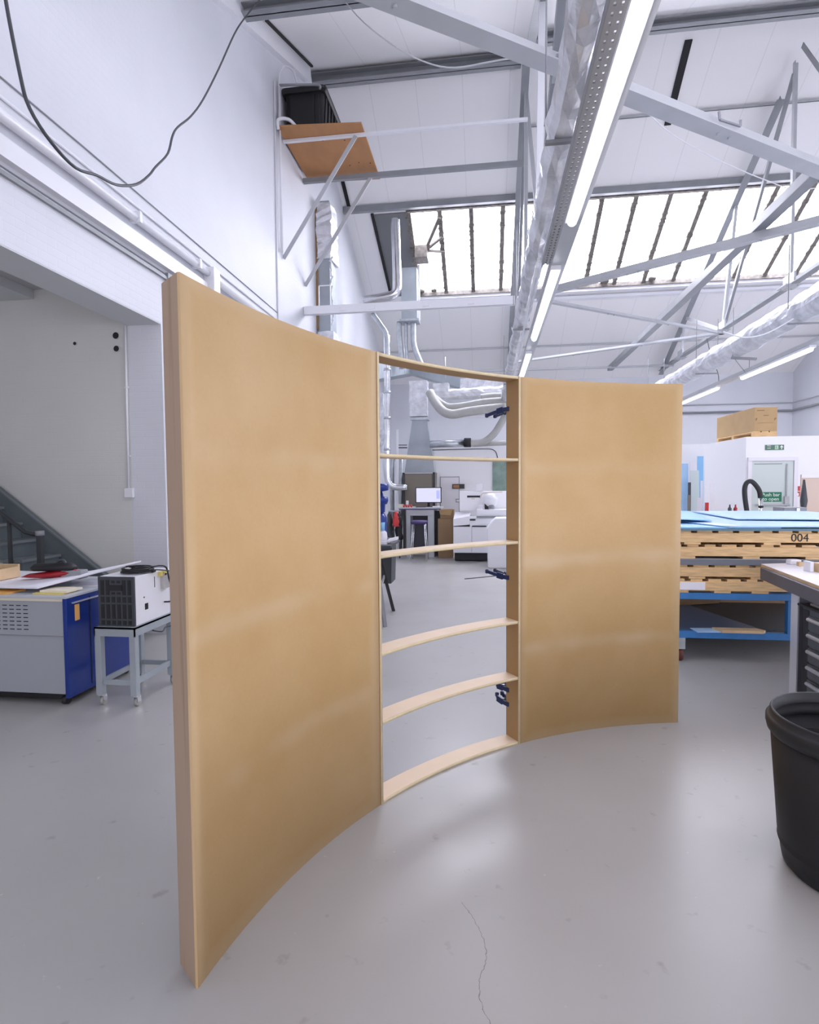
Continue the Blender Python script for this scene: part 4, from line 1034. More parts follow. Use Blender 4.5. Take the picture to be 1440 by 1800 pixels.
for x, y in ((X_+.06, 3.97), (X_+.06, 4.58), (X_+.58, 3.97), (X_+.58, 4.58)):
    MB().tube([(x-.015, y, .04), (x+.015, y, .04)], .04, 12).build('castor', W['rubber'], tc_)
# blocks on the bench
p = at(1391, 992, z=1.0)
tag(MB().rbox(p.x+.02, p.y, 1.0005, 1.045, .10, .07, .2).build('foam_block', W['board'], bevel=.008), 'small white block at the back of the workbench', 'block')
p = at(1412, 995, z=1.0)
tag(MB().rbox(p.x+.02, p.y, 1.0005, 1.036, .13, .04, .05).build('timber_batten', W['wood_l']), 'thin timber batten beside the white block on the workbench', 'batten')
p = at(1432, 1006, z=1.0)
tag(MB().rbox(p.x-.02, p.y+.05, 1.0005, 1.085, .03, .09, .1).build('foam_block', W['board'], bevel=.004), 'pale upright block left of the wood block on the workbench', 'block')
tag(MB().rbox(p.x+.08, p.y+.03, 1.0005, 1.075, .12, .10, .1).build('timber_block', W['wood_l'], bevel=.004), 'orange brown wood block at the right edge of the workbench', 'block')
# bin
bn = thing('rubber_bin', 'large black plastic bin standing at the lower right', 'bin', (1.60, 2.68, 0))
bc = (1.60, 2.68); S_ = .985
prof = [(.0, 0), (.245, 0), (.262, .02), (.268, .05), (.272, .085), (.279, .10), (.283, .115), (.279, .125), (.283, .14), (.318, .60)]
MB().lathe(*bc, prof+[(.312, .60), (.276, .14), (.262, .03), (.0, .028)], 64, cap=False).build('tub', W['black'], bn)
MB().lathe(*bc, [(.300, .605), (.318, .598), (.332, .615), (.338, .64), (.338, .665), (.330, .675), (.322, .676), (.322, .70), (.316, .708), (.308, .705), (.302, .66)], 64, cap=False).build('rim', W['rubber'], bn)
MB().lathe(*bc, [(.0, .50), (.300, .50), (.304, .53), (.302, .505), (.0, .495)], 48, cap=False).build('liner', mat('bin contents', (.03, .025, .025), .8, var=.5, scale=20, bump=.6), bn)

# ================================================================== OFFICE BOX ROOM AT RIGHT
OX, OY = 4.834, 11.5
ZT_ = at(1312, 768, y=OY).z
m_ = MB(); m_.box(OX, XR-.005, OY, 13.52, 0, ZT_)
struct(m_.build('wall_office', W['panelwhite'], org=(OX, OY, 0)))
da, db = at(1321, 811, y=OY), at(1394, 811, y=OY)
dr = struct(MB().box(da.x, db.x, OY-.03, OY-.002, .01, da.z).build('door_1', W['doorgreen']))
m_ = MB(); m_.box(da.x-.07, da.x-.005, OY-.05, OY-.001, 0, da.z+.004); m_.box(db.x+.005, db.x+.07, OY-.05, OY-.001, 0, da.z+.004); m_.box(da.x-.07, db.x+.07, OY-.05, OY-.001, da.z+.005, da.z+.07)
m_.build('door_frame', W['board'], dr)
MB().box(da.x+.04, db.x-.2, OY-.036, OY-.03, da.z-.06, da.z-.045).build('door_closer', W['steel'], dr)
MB().tube([(db.x-.12, OY-.05, .9), (db.x-.12, OY-.05, da.z-.05)], .012, 8).build('bolt_rod', W['steel_l'], dr)
MB().box(db.x-.16, db.x-.08, OY-.08, OY-.03, 1.30, 1.48).build('bolt_case', W['steel_l'], dr)
MB().tube([(da.x+.05, OY-.08, 1.32), (db.x-.08, OY-.08, 1.32)], .018, 8).build('push_bar', W['steel_l'], dr)
sg = MB(); c_ = at(1356, 873.5, y=OY-.03)
x0_, x1_ = at(1336, 873, y=OY-.03).x, at(1374, 873, y=OY-.03).x
z0_, z1_ = at(1356, 882, y=OY-.03).z, at(1356, 865, y=OY-.03).z
sgn = tag(MB().box(x0_, x1_, OY-.036, OY-.031, z0_, z1_).build('push_bar_sign', W['green']), 'green sign reading Push bar to open on the pale door', 'sign')
hz = (z1_-z0_)
text_mesh('Push bar', hz*.50, W['signwhite'], ((x0_+x1_)/2, OY-.038, z0_+hz*.72), FACING, sgn)
text_mesh('to open', hz*.50, W['signwhite'], ((x0_+x1_)/2, OY-.038, z0_+hz*.28), FACING, sgn)
x0_, x1_ = at(1345, 786, y=OY).x, at(1378, 786, y=OY).x; z0_, z1_ = at(1360, 791, y=OY).z, at(1360, 782, y=OY).z
ex = tag(MB().box(x0_, x1_, OY-.012, OY-.002, z0_, z1_).build('exit_sign', W['green_g']), 'small green fire exit sign above the pale door', 'sign')
hz = z1_-z0_; wz = x1_-x0_
text_mesh('Fire\nexit', hz*.42, W['signwhite'], (x0_+wz*.2, OY-.014, z0_+hz*.6), FACING, ex)
m_ = MB(); y_ = OY-.014
xm = x0_+wz*.55; q = hz
m_.box(xm-.12*q, xm+.5*q, y_, y_+.001, z0_+.12*q, z0_+.88*q); m_.build('doorway_symbol', mat('sign pale green', (.55, .75, .55), .5), ex)
m_ = MB()
for a_, b_ in (((.1, .60), (.16, .40)), ((.16, .40), (.30, .30)), ((.30, .30), (.32, .18)), ((.14, .40), (.04, .30)), ((.04, .30), (-.06, .32)), ((.12, .58), (.26, .50)), ((.1, .58), (-.02, .48))):
    m_.bar((xm+a_[0]*q, y_-.001, z0_+a_[1]*q), (xm+b_[0]*q, y_-.001, z0_+b_[1]*q), .002, .05*q, up=(0, 1, 0))
    m_.bar((xm+a_[0]*q, y_-.001, z0_+a_[1]*q), (xm+b_[0]*q, y_-.001, z0_+b_[1]*q), .05*q, .002, up=(0, 1, 0))
m_.tube([(xm+.13*q, y_-.002, z0_+.72*q), (xm+.13*q, y_, z0_+.72*q)], .07*q, 10)
m_.build('running_figure', W['green'], ex)
m_ = MB(); xa = x0_+wz*.87
m_.bar((xa, y_, z0_+.12*q), (xa, y_, z0_+.6*q), .15*q, .002, up=(0, 1, 0)); m_.prism([(xa-.32*q, y_+.001, z0_+.5*q), (xa+.32*q, y_+.001, z0_+.5*q), (xa, y_+.001, z0_+.92*q)], (0, -.002, 0))
m_.build('arrow', W['signwhite'], ex)
p = at(1405, 864, y=OY)
rs = tag(MB().box(p.x-.07, p.x+.06, OY-.01, OY-.002, p.z-.09, p.z+.10).build('fire_notice', W['redsign']), 'small red fire notice right of the pale door', 'sign')
MB().box(p.x-.06, p.x-.01, OY-.012, OY-.01, p.z-.08, p.z-.03).build('white_panel', W['signwhite'], rs); MB().box(p.x-.06, p.x+.05, OY-.012, OY-.01, p.z+.0, p.z+.012).build('white_panel', W['signwhite'], rs)
# cardboard box on its pallet on the office roof
a_ = at(1325, 755, y=OY+.1); b_ = at(1366, 755, y=OY+.1); zt3 = at(1325, 716, y=OY+.1).z
pz = ZT_+.001
pa = thing('wooden_pallet', 'small pallet under the cardboard box on the office roof', 'pallet', ((a_.x+b_.x)/2, OY+.9, pz))
PD = 1.75
for y in (OY+.1, OY+.1+PD/2, OY+.1+PD-.1):
    MB().box(a_.x-.0, b_.x, y, y+.10, pz, pz+.09).build('bearer', W['pine'], pa)
for k_ in range(3):
    xx = a_.x+(b_.x-a_.x-.12)*k_/2; MB().box(xx, xx+.12, OY+.1, OY+.1+PD, pz+.09, pz+.11).build('deck_board', W['pine'], pa)
cbx = thing('cardboard_box', 'long brown cardboard box on the office roof', 'cardboard box', ((a_.x+b_.x)/2, OY+.9, pz+.11))
MB().box(a_.x-.0, b_.x, OY+.09, OY+.1+PD, pz+.111, zt3).build('carton', W['card'], cbx, bevel=.006)
cxm = (a_.x+b_.x)/2; yy = OY+.087
m_ = MB(); m_.box(cxm-.14, cxm+.14, yy, yy+.002, pz+.26, pz+.264); m_.prism([(cxm-.18, yy+.001, pz+.30), (cxm-.15, yy+.001, pz+.33), (cxm-.15, yy+.001, pz+.36), (cxm-.18, yy+.001, pz+.35)], (0, -.002, 0)); m_.prism([(cxm+.15, yy+.001, pz+.30), (cxm+.18, yy+.001, pz+.33), (cxm+.18, yy+.001, pz+.36), (cxm+.15, yy+.001, pz+.35)], (0, -.002, 0))
m_.box(cxm-.04, cxm+.05, yy, yy+.002, pz+.395, pz+.41); m_.box(a_.x+.05, a_.x+.18, yy, yy+.002, zt3-.07, zt3-.055)
m_.build('printed_marks', W['card2'], cbx)
# wall pipes on back and right wall
z1, z2 = at(1393, 708, y=YB).z, at(1393, 722, y=YB).z
tag(MB().tube([(5, YB-.03, z1), (XR-.03, YB-.03, z1), (XR-.03, 12, z1)], .02, 8).build('conduit', W['steel_l']), 'upper thin conduit along the far right corner walls', 'conduit')
tag(MB().tube([(5, YB-.05, z2), (XR-.05, YB-.05, z2), (XR-.05, 12, z2)], .04, 8).build('conduit', W['steel']), 'lower grey conduit along the far right corner walls', 'conduit')

# ------------- alcove with leaning sheets between panel and office
ZA = 14.6
struct(MB().box(3.9, OX-.01+2.0, ZA+.4, ZA+.5, 0, at(1205, 781, y=ZA+.4).z).build('wall_alcove', W['panelwhite'], org=(4.5, ZA+.4, 0)))
def leaning(px0, px1, pyt, y, m2, label, nm='leaning_sheet', lean=.35, px0b=None, px1b=None, th=.012, zb=0):
    a_, b_ = at(px0, pyt, y=y+lean), at(px1, pyt, y=y+lean)
    c_, d2 = at(px0b or px0, 905, y=y), at(px1b or px1, 905, y=y)
    m3 = MB(); m3.quadbox([(c_.x, y, zb), (d2.x, y, zb), (d2.x, y+th, zb), (c_.x, y+th, zb), (a_.x, y+lean, a_.z), (b_.x, y+lean, a_.z), (b_.x, y+lean+th, a_.z), (a_.x, y+lean+th, a_.z)])
    return tag(m3.build(nm, W[m2]), label, 'sheet')
leaning(1226, 1237, 802, 14.3, 'bluesheet', 'tall narrow blue sheet leaning in the gap beside the office')
leaning(1196, 1210, 815, 14.25, 'bluesheet2', 'pale blue sheet leaning against the right panel edge in the gap')
leaning(1213, 1224, 812, 14.15, 'board', 'white narrow sheet leaning in the gap beside the blue sheets')
leaning(1214, 1229, 827, 13.95, 'doorgreen', 'greenish translucent sheet leaning in the gap', px0b=1218, px1b=1232)
leaning(1210, 1215, 848, 13.8, 'dark', 'thin dark strip leaning in the gap', th=.02)
leaning(1232, 1236, 845, 13.3, 'board', 'thin white tube leaning at the office corner', px0b=1233, px1b=1237)
leaning(1248, 1254, 850, 11.3, 'board', 'thin white batten leaning on the office side wall', px0b=1256, px1b=1260)
leaning(1209, 1214, 870, 13.6, 'taupe', 'small taupe offcut standing in the gap')
leaning(1226, 1232, 875, 13.2, 'board', 'white card standing in the gap by the blue sheets')
p = at(1242, 890, y=12.9); tag(MB().box(p.x-.02, p.x+.04, 12.88, 12.93, 0, p.z+.08).build('red_strip', W['redsign']), 'dark red strip standing by the office corner', 'strip')
for px, m2, lb in ((1283, 'dark', 'small dark marker bottle behind the blue sheets'), (1293, 'redsign', 'small red bottle behind the blue sheets')):
    p = at(px, 897, y=8.36); 
# shelf ledge along the pile's back carries the two bottles
m_ = MB(); m_.box(2.2, 5.2, 8.55, 9.2, 0.0, 1.25)
lk = tag(m_.build('storage_cabinet', W['panelwhite'], bevel=.01), 'low white cabinet hidden behind the blue sheet pile', 'cabinet')
for px, m2, lb in ((1283, 'dark', 'small dark marker bottle behind the blue sheets'), (1293, 'red', 'small red bottle behind the blue sheets')):
    p = at(px, 897, y=8.8)
    tag(MB().lathe(p.x, 8.8, [(.025, 1.251), (.025, 1.37), (.012, 1.39), (.009, 1.425)], 12).build('small_bottle', W[m2]), lb, 'bottle')
# toolbox on the cabinet
a_, b_ = at(1377, 892, y=8.7), at(1418, 895, y=8.7)
tb = thing('tool_case', 'grey flip lid tool case behind the blue sheets', 'tool case', ((a_.x+b_.x)/2, 8.9, 1.252))
MB().box(a_.x, b_.x, 8.68, 9.0, 1.252, a_.z).build('case', W['steel_d'], tb, bevel=.01); xm = a_.x+.6*(b_.x-a_.x)
MB().box(xm-.02, xm+.02, 8.665, 8.68, a_.z-.07, a_.z-.01).build('latch', W['handle'], tb)
# extraction hose and steel wand
hp = smooth_path([at(px, py, y=9.35) for px, py in ((1321, 960), (1318, 930), (1313, 898), (1309, 865), (1312, 850), (1320, 846), (1328, 852), (1335, 863), (1337, 875))])
hs = tag(MB().tube(hp, .035, 12).build('extraction_hose', W['rubber']), 'black vacuum hose arching up in front of the pale door', 'hose')
a_ = at(1338, 877, y=9.35)
MB().tube([(a_.x, 9.35, a_.z), (a_.x+.02, 9.35, .30)], .03, 12).build('steel_wand', W['chrome'], hs)
MB().tube([(a_.x, 9.35, a_.z-.1), (a_.x, 9.35, a_.z-.13)], .035, 12).build('collar', W['rubber'], hs)
m_ = MB(); p = at(1321, 960, y=9.35); m_.lathe(p.x+.1, 9.45, [(.2, 0.0), (.22, .04), (.22, .55), (.15, .7), (.03, .74)], 24)
vb = tag(m_.build('workshop_vacuum', W['dark']), 'workshop vacuum drum standing behind the white cabinet', 'vacuum')
a_ = at(1409, 840, y=9.6)
bb = tag(MB().box(a_.x, a_.x+1.2, 9.6, 9.63, 0, a_.z+.05).build('beige_board', W['beige']), 'tall beige board standing at the far right edge', 'board')
MB().box(a_.x, a_.x+1.2, 9.59, 9.6, a_.z+.0, a_.z+.05).build('top_edge', W['board'], bb)
p = at(1413, 895, y=9.3)
tag(MB().tube([(p.x, 9.3, 0), (p.x, 9.3, 1.35), (p.x, 9.3, 1.46), (p.x-.005, 9.3, 1.78)], [.035, .035, .05, .015], 10).build('broom_handle', W['dark']), 'dark tapered stand in front of the beige board', 'stand')

# ================================================================== BACK OF THE SHOP THROUGH THE SHELVES
BY = 16.0
a_, b_ = at(757, 786, y=BY), at(882, 790, y=BY)
booth = struct(MB().box(a_.x, 1.6, BY, BY+.1, 0, a_.z).build('wall_booth', W['panelwhite'], org=(0, BY, 0)))
# rounded dark seal line on the booth front
q = [at(px, py, y=BY-.01) for px, py in ((760, 791), (800, 790), (850, 789), (865, 790), (872, 795), (875, 806))]
struct(MB().tube(smooth_path(q, 4), .012, 6).build('trim_11', W['dark']))
# low door on the booth
a_ = at(775, 839, y=BY); b_ = at(807, 890, y=BY)
d2 = struct(MB().box(a_.x, b_.x, BY-.02, BY-.002, .02, a_.z).build('door_2', W['board']))
m_ = MB()
for xa, xb, za, zb2 in ((a_.x, b_.x, a_.z, a_.z+.015), (a_.x-.015, a_.x, .02, a_.z+.015), (b_.x, b_.x+.015, .02, a_.z+.015)): m_.box(xa, xb, BY-.025, BY-.002, za, zb2)
m_.build('door_frame', W['steel'], d2)
p = at(806, 855, y=BY-.03)
cl = tag(MB().box(p.x-.17, p.x+.17, BY-.06, BY-.003, p.z-.065, p.z+.065).build('wall_panel_box', W['dark']), 'small dark framed box on the white booth wall', 'wall box')
MB().box(p.x-.14, p.x+.02, BY-.065, BY-.06, p.z-.04, p.z+.04).build('brown_plate', W['ply'], cl)
p = at(805, 880, y=BY-.03)
so = tag(MB().box(p.x-.06, p.x+.06, BY-.03, BY-.003, p.z-.05, p.z+.05).build('wall_socket', W['steel']), 'grey square wall socket below the dark framed box', 'socket')
MB().box(p.x-.04, p.x+.04, BY-.035, BY-.03, p.z-.03, p.z+.03).build('face_plate', W['board'], so)
a_ = at(866, 812, y=BY)
tag(MB().box(a_.x, a_.x+.4, BY-.03, BY-.003, .9, a_.z).build('green_panel', mat('mottled green glass', (.24, .34, .29), .4, var=.3, scale=3)), 'dull green panel beside the booth door', 'panel')
# big tapered grey duct and foil box duct above taupe cabinet
y_ = 15.6
def P4(px0, px1, py, y): a_, b_ = at(px0, py, y=y), at(px1, py, y=y); return a_, b_
td = thing('tapered_duct', 'grey sheet metal duct widening downward behind the monitor', 'duct', (-2.1, y_, 2.1))
a_, b_ = P4(725, 750, 737, y_); c_, d_2 = P4(711, 765, 832, y_)
dd = .36
MB().quadbox([(c_.x, y_, c_.z), (d_2.x, y_, c_.z), (d_2.x, y_+dd, c_.z), (c_.x, y_+dd, c_.z), (a_.x, y_, a_.z), (b_.x, y_, a_.z), (b_.x, y_+dd, a_.z), (a_.x, y_+dd, a_.z)]).build('duct_body', W['galv_d'], td)
MB().box(a_.x-.05, b_.x+.05, y_-.03, y_+dd+.02, a_.z-.02, a_.z+.05).build('flange', W['galv'], td)
a_, b_ = P4(720, 751, 735, y_); z1_ = at(735, 669, y=y_).z
foil_sleeve(a_.x, b_.x, y_+.0, y_+dd, a_.z+.05, z1_, 8, .015, 8).build('foil_box', W['foil'], td)
# horizontal grey ducts
hd = thing('header_duct', 'long grey rectangular duct crossing behind the top of the shelf bay', 'duct', (-2, 17, 4.6))
def duct_run(px0, yb0, yt0, Y0, px1, yb1, yt1, Y1):
    c = []
    for px, yy, Y in ((px0, yb0, Y0), (px1, yb1, Y1)): c.append(at(px, yy, y=Y))
    d = [at(px0, yt0, y=Y0), at(px1, yt1, y=Y1)]; o_ = Vector((0, .45, 0))
    return MB().quadbox([c[0], c[1], c[1]+o_, c[0]+o_, d[0], d[1], d[1]+o_, d[0]+o_])
duct_run(655, 668, 640, 15.7, 722, 656, 634, 17.0).build('duct_body', W['galv_d'], hd)
duct_run(722, 656, 634, 17.0, 811, 682, 660, 16.0).build('duct_body', W['galv_d'], hd)
p = at(783, 665, y=16.0)
MB().tube([(p.x, 16.05, p.z), (p.x, 16.05, p.z+.6)], .008, 6).build('hanger_rod', W['handle'], hd)
p = at(711, 655, y=16.6); MB().tube([(p.x, 16.6, p.z), (p.x, 16.6, p.z+.9)], .008, 6).build('hanger_rod', W['handle'], hd)
a_ = at(808, 676, y=15.9); 
# foil bundles
fb = thing('foil_box_duct', 'foil wrapped duct box behind the top right of the shelf bay', 'duct', (0, 15.6, 4.0))
a_, b_ = P4(809, 884, 700, 15.4); zt4 = at(840, 664, y=15.4).z; zb4 = at(840, 697, y=15.4).z
m_ = MB(); rr = random.Random(21); rings = []
for i in range(15):
    x = a_.x+(b_.x+.5-a_.x)*i/14; j = lambda: rr.uniform(-.02, .02)
    rings.append([(x+j(), 15.4+j(), zb4+j()), (x+j(), 15.4+j(), (zb4+zt4)/2+j()), (x+j(), 15.4+j(), zt4+j()), (x+j(), 15.9+j(), zt4+j()), (x+j(), 15.9+j(), zb4+j())])
loft(m_, rings).build('foil_wrap', W['foil'], fb)
a_ = at(762, 695, y=15.3); b_ = at(884, 688, y=15.3)
m_ = MB(); rings = []
for i in range(17):
    p = a_.lerp(b_, i/16); rings.append([(p.x, p.y+.14*math.cos(2*PI*k_/10)+rr.uniform(-.01, .01), p.z+(.0 if i else 0)+.14*math.sin(2*PI*k_/10)+rr.uniform(-.02, .02)) for k_ in range(10)])
loft(m_, rings).build('foil_sleeve', W['foil'], fb)
a_ = at(776, 683, y=15.2); m_ = foil_sleeve(at(762, 683, y=15.2).x, at(789, 683, y=15.2).x, 15.2, 15.5, at(776, 697, y=15.2).z, at(776, 673, y=15.2).z, 31, .02, 6)
m_.build('foil_cuff', W['foil'], fb)
# grey flexible hoses
def hose(pts, y, r_, label, cat='hose', m2='hose'):
    q = [at(px, py, y=y+dy) for px, py, dy in pts]
    return tag(MB().tube(smooth_path(q, 6), r_, 14).build('flexible_hose', W[m2]), label, cat)
hose(((756, 690, .4), (764, 705, .2), (778, 722, 0), (795, 728, 0), (820, 724, 0), (850, 720, 0), (890, 716, 0)), 14.45, .115, 'front grey hose sagging in a curve behind the shelf bay')
hose(((765, 700, .3), (785, 714, .1), (810, 714, 0), (850, 707, 0), (890, 704, 0)), 14.75, .09, 'rear grey hose above the sagging hose')
hose(((845, 699, 0), (865, 697, 0), (892, 696, 0)), 15.0, .09, 'short grey hose under the foil box duct')
h3 = hose(((890, 728, 0), (880, 745, 0), (868, 763, 0), (850, 777, 0), (832, 779, 0), (822, 779, 0)), 14.9, .09, 'grey hose curving down to the black coupling')
a_, b_ = at(816, 778, y=14.9), at(828, 778, y=14.9)
MB().tube([a_, b_], .12, 14).build('coupling', W['black'], h3)
a_, b_ = at(756, 781, y=15.0), at(818, 779, y=15.0)
tag(MB().tube([a_, b_], .095, 14).build('steel_pipe', W['galv']), 'short horizontal steel pipe left of the black coupling', 'pipe')
a_, b_ = at(832, 781, y=15.3), at(890, 778, y=15.3)
tag(MB().tube([a_, b_], .07, 14).build('steel_pipe', W['hose']), 'grey pipe passing behind the curved hose', 'pipe')
a_, b_ = at(826, 733, y=15.0), at(884, 731, y=15.0)
tag(MB().bar(a_, b_, .05, .03).build('steel_rail', W['white']), 'thin white rail below the sagging hoses', 'rail')
a_, b_ = at(752, 774, y=BY+1), at(890, 774, y=BY+1)
# left shiny flue down to taupe cabinet
q = [at(px, py, y=14.6) for px, py in ((680, 590), (681, 640), (681, 700), (681, 770), (681, 830), (684, 848), (693, 856), (716, 857))]
m_ = MB().tube(smooth_path(q, 3), .085, 14)
fl = tag(m_.build('flue_pipe', W['chrome']), 'tall shiny flue pipe bending into the taupe cabinet', 'flue')
q2 = [at(px, py, y=14.6) for px, py in ((686, 851), (690, 854))]
for py in (650, 690, 735, 790):
    p = at(681, py, y=14.6); MB().tube([(p.x, p.y, p.z-.03), (p.x, p.y, p.z+.03)], .095, 14).build('joint_band', W['galv'], fl)
p = at(664+9, 800, y=14.5)
tag(foil_sleeve(at(668, 780, y=14.9).x, at(676, 780, y=14.9).x, 14.9, 15.2, at(668, 795, y=14.9).z, at(668, 690, y=14.9).z, 17, .03, 10).build('foil_lagging', W['foil']), 'crumpled foil lagging left of the tall flue pipe', 'lagging')
q = [at(px, py, y=15.4) for px, py in ((697, 1), )]
a_ = at(694, 900, y=15.2); b_ = at(700, 862, y=15.2)
for px, lb in ((690, 'left of two galvanised pipes behind the coats'), (703, 'right of two galvanised pipes behind the coats')):
    a_, b_ = at(px, 905, y=15.2), at(px+3, 800, y=15.2); a_.z = 0
    tag(MB().tube([a_, (a_.x, 15.2, b_.z-.2), b_] if px < 700 else [a_, b_], .06, 12).build('galvanised_pipe', W['galv']), lb, 'pipe')
a_, b_ = at(697, 798, y=15.0), at(700, 755, y=15.0)
tag(MB().box(a_.x-.0, a_.x+.055, 15.0, 15.03, 0, b_.z).build('white_batten', W['white']), 'upright white batten left of the tapered duct', 'batten')
a_, b_ = at(699, 787, y=15.1), at(716, 787, y=15.1)
m_ = MB(); m_.bar(a_, b_, .03, .03); m_.bar(a_+Vector((0, 0, .07)), b_+Vector((0, 0, .07)), .03, .02)
tag(m_.build('steel_rail', W['dark']), 'short dark double rail beside the white batten', 'rail')
# flue and pipes above the shelf (near rooflight left end)
q = [at(px, py, y=14.9) for px, py in ((695, 386), (695, 400), (697, 450), (698, 500), (695, 515), (683, 521), (650, 527), (638, 529))]
tag(MB().tube(smooth_path(q, 4), .12, 16).build('flue_pipe', W['chrome']), 'polished flue pipe bending left below the dark rooflight board', 'flue')
gd = thing('drop_duct', 'grey rectangular duct dropping from the dark rooflight board', 'duct', (-2.2, 16.6, 5.2))
a_, b_ = at(706, 563, y=16.2), at(733, 563, y=16.2); zz = at(720, 470, y=16.2).z
MB().box(a_.x, b_.x, 16.2, 16.6, a_.z, zz).build('duct_body', W['galv_d'], gd)
MB().box(a_.x-.05, b_.x+.05, 16.16, 16.64, a_.z-.03, a_.z+.03).build('flange', W['galv'], gd)
tag(MB().box(b_.x+.02, b_.x+.08, 16.3, 16.35, a_.z, zz+.1).build('white_batten', W['white']), 'white upright strip beside the grey drop duct', 'batten')
for i, (px, px2, r_) in enumerate(((702, 704, .075), (714, 714, .05), (727, 729, .085))):
    q = [at(px, 566, y=16.4), at(px, 590, y=16.4), at(px2, 610, y=16.4), at(px2+(8 if i == 2 else 2), 632, y=16.4), at(px2+(16 if i == 2 else 3), 648, y=16.4)]
    tag(MB().tube(smooth_path(q, 4), r_, 12).build('vent_pipe', W['galv']), ('left', 'thin middle', 'right')[i]+' pipe of the three hanging below the grey drop duct', 'pipe')
q = [at(px, py, y=14.0) for px, py in ((655, 551), (672, 575), (680, 592), (680, 640))]
tag(MB().tube(smooth_path(q, 3), .06, 12).build('vent_pipe', W['galv']), 'thin pipe angling down above the left corner of the shelf bay', 'pipe')
# extractor in the first rooflight pane
c_ = Vector((-1.75, 16.2, roof_z(16.2)-.12))
wf = thing('window_extractor', 'dark boxy fitting with three arms in the first rooflight pane', 'extractor', c_)
MB().box(c_.x-.22, c_.x+.12, c_.y-.22, c_.y+.30, c_.z-.25, c_.z+.08).build('box', W['mull'], wf)
for q in ((.52, -.9, .46), (.55, -.3, .22), (.60, .15, 0)):
    MB().bar(c_+Vector((.05, 0, 0)), c_+Vector(q), .09, .05).build('arm', W['mull'], wf)
# dirt clumps on the rooflight sill
for i, (px, py) in enumerate(((966, 482), (1147, 466), (763, 499), (741, 499), (1063, 478))):
    d = at(px, py, y=17.6)
    z_ = roof_z(17.6)-.0
    r_ = (.16, .11, .09, .10, .13)[i]
    m_ = MB(); m_.lathe(d.x, 17.6, [(r_, z_-.06), (r_*1.05, z_), (r_*.8, z_+.0)], 10)
    tag(m_.build('sill_debris', W['mull'], win), None)

# ------------- desk, monitor, stool
DY = 13.6
a_, b_ = at(700, 893, y=DY), at(797, 893, y=DY)
zt5 = at(740, 892, y=DY).z
dk = thing('computer_desk', 'high grey computer desk at the far back wall', 'desk', ((a_.x+b_.x)/2, DY+.35, 0))
b5 = at(776, 893, y=DY).x
MB().box(a_.x, b5, DY, DY+.75, zt5-.03, zt5).build('desktop', W['greydesk'], dk)
MB().box(a_.x+.02, b5-.02, DY+.01, DY+.04, zt5-.055, zt5-.031).build('edge_rail', W['purple'], dk)
l1, l2, l3, l4 = at(714, 930, y=DY).x, at(721, 930, y=DY).x, at(752, 930, y=DY).x, at(763, 930, y=DY).x
MB().box(l1, l2, DY+.05, DY+.6, 0, zt5-.03).build('side_panel', W['greydesk'], dk)
MB().box(l3, l4, DY+.05, DY+.6, 0, zt5-.03).build('side_panel', W['greydesk'], dk)
MB().box(l1, l4, DY+.03, DY+.05, zt5-.2, zt5-.056).build('apron', W['steel_l'], dk)
MB().box(l2, l3, DY+.55, DY+.57, .1, zt5-.2).build('back_panel', W['graphite'], dk)
a2, b2 = at(730.5, 856, y=13.9), at(776, 856, y=13.9); z0m, z1m = at(750, 884, y=13.9).z, at(750, 856.5, y=13.9).z
mo = thing('computer_monitor', 'computer monitor with bright screen on the far desk', 'monitor', ((a2.x+b2.x)/2, 13.92, zt5))
MB().box(a2.x, b2.x, 13.9, 13.94, z0m, z1m).build('bezel', W['black'], mo)
MB().box(a2.x+.02, b2.x-.02, 13.896, 13.9, z0m+.02, z1m-.02).build('screen', W['screen'], mo)
MB().box(b2.x-.12, b2.x-.04, 13.893, 13.896, z0m+.10, z1m-.08).build('toolbar', W['screen2'], mo)
MB().box((a2.x+b2.x)/2-.03, (a2.x+b2.x)/2+.03, 13.94, 13.98, zt5+.01, z1m-.1).build('stand', W['black'], mo)
MB().box((a2.x+b2.x)/2-.12, (a2.x+b2.x)/2+.12, 13.85, 14.05, zt5, zt5+.012).build('foot', W['black'], mo)
p = at(740, 890, y=13.7); tag(MB().box(p.x-.12, p.x+.12, 13.66, 13.8, zt5+.001, zt5+.02).build('keyboard', W['dark']), 'dark keyboard on the far desk below the monitor', 'keyboard')
p = at(768, 891, y=13.7); tag(MB().box(p.x-.10, p.x+.06, 13.65, 13.8, zt5+.001, zt5+.025).build('paper_stack', W['paper']), 'white papers on the right of the far desk', 'paper')
p = at(716, 886, y=13.8); tag(MB().box(p.x-.03, p.x+.03, 13.8, 13.84, zt5+.001, zt5+.16).build('telephone', W['white']), 'white upright handset on the far desk', 'phone')
p = at(705, 890, y=13.8); tag(MB().box(p.x-.07, p.x+.05, 13.78, 13.88, zt5+.001, zt5+.07).build('small_box', W['cream']), 'small cream box on the left of the far desk', 'box')
p = at(713, 891, y=13.7)
for k_ in range(4):
    tag(MB().lathe(p.x-.04+k_*.06, 13.7+.02*(k_ % 2), [(.02, zt5+.001), (.025, zt5+.05), (.01, zt5+.07)], 8).build('glue_bottle', W['redsign']), 'small red bottle among the clutter left on the far desk', 'bottle', 'red bottles on the far desk')
sy = 13.05
st = at(737, 917, y=sy); stt = thing('bar_stool', 'purple round stool with chrome legs in front of the far desk', 'stool', (st.x, sy, 0))
MB().lathe(st.x, sy, [(.16, st.z-.05), (.20, st.z-.04), (.205, st.z), (.19, st.z+.025), (.08, st.z+.03)], 24).build('seat', W['purple'], stt)
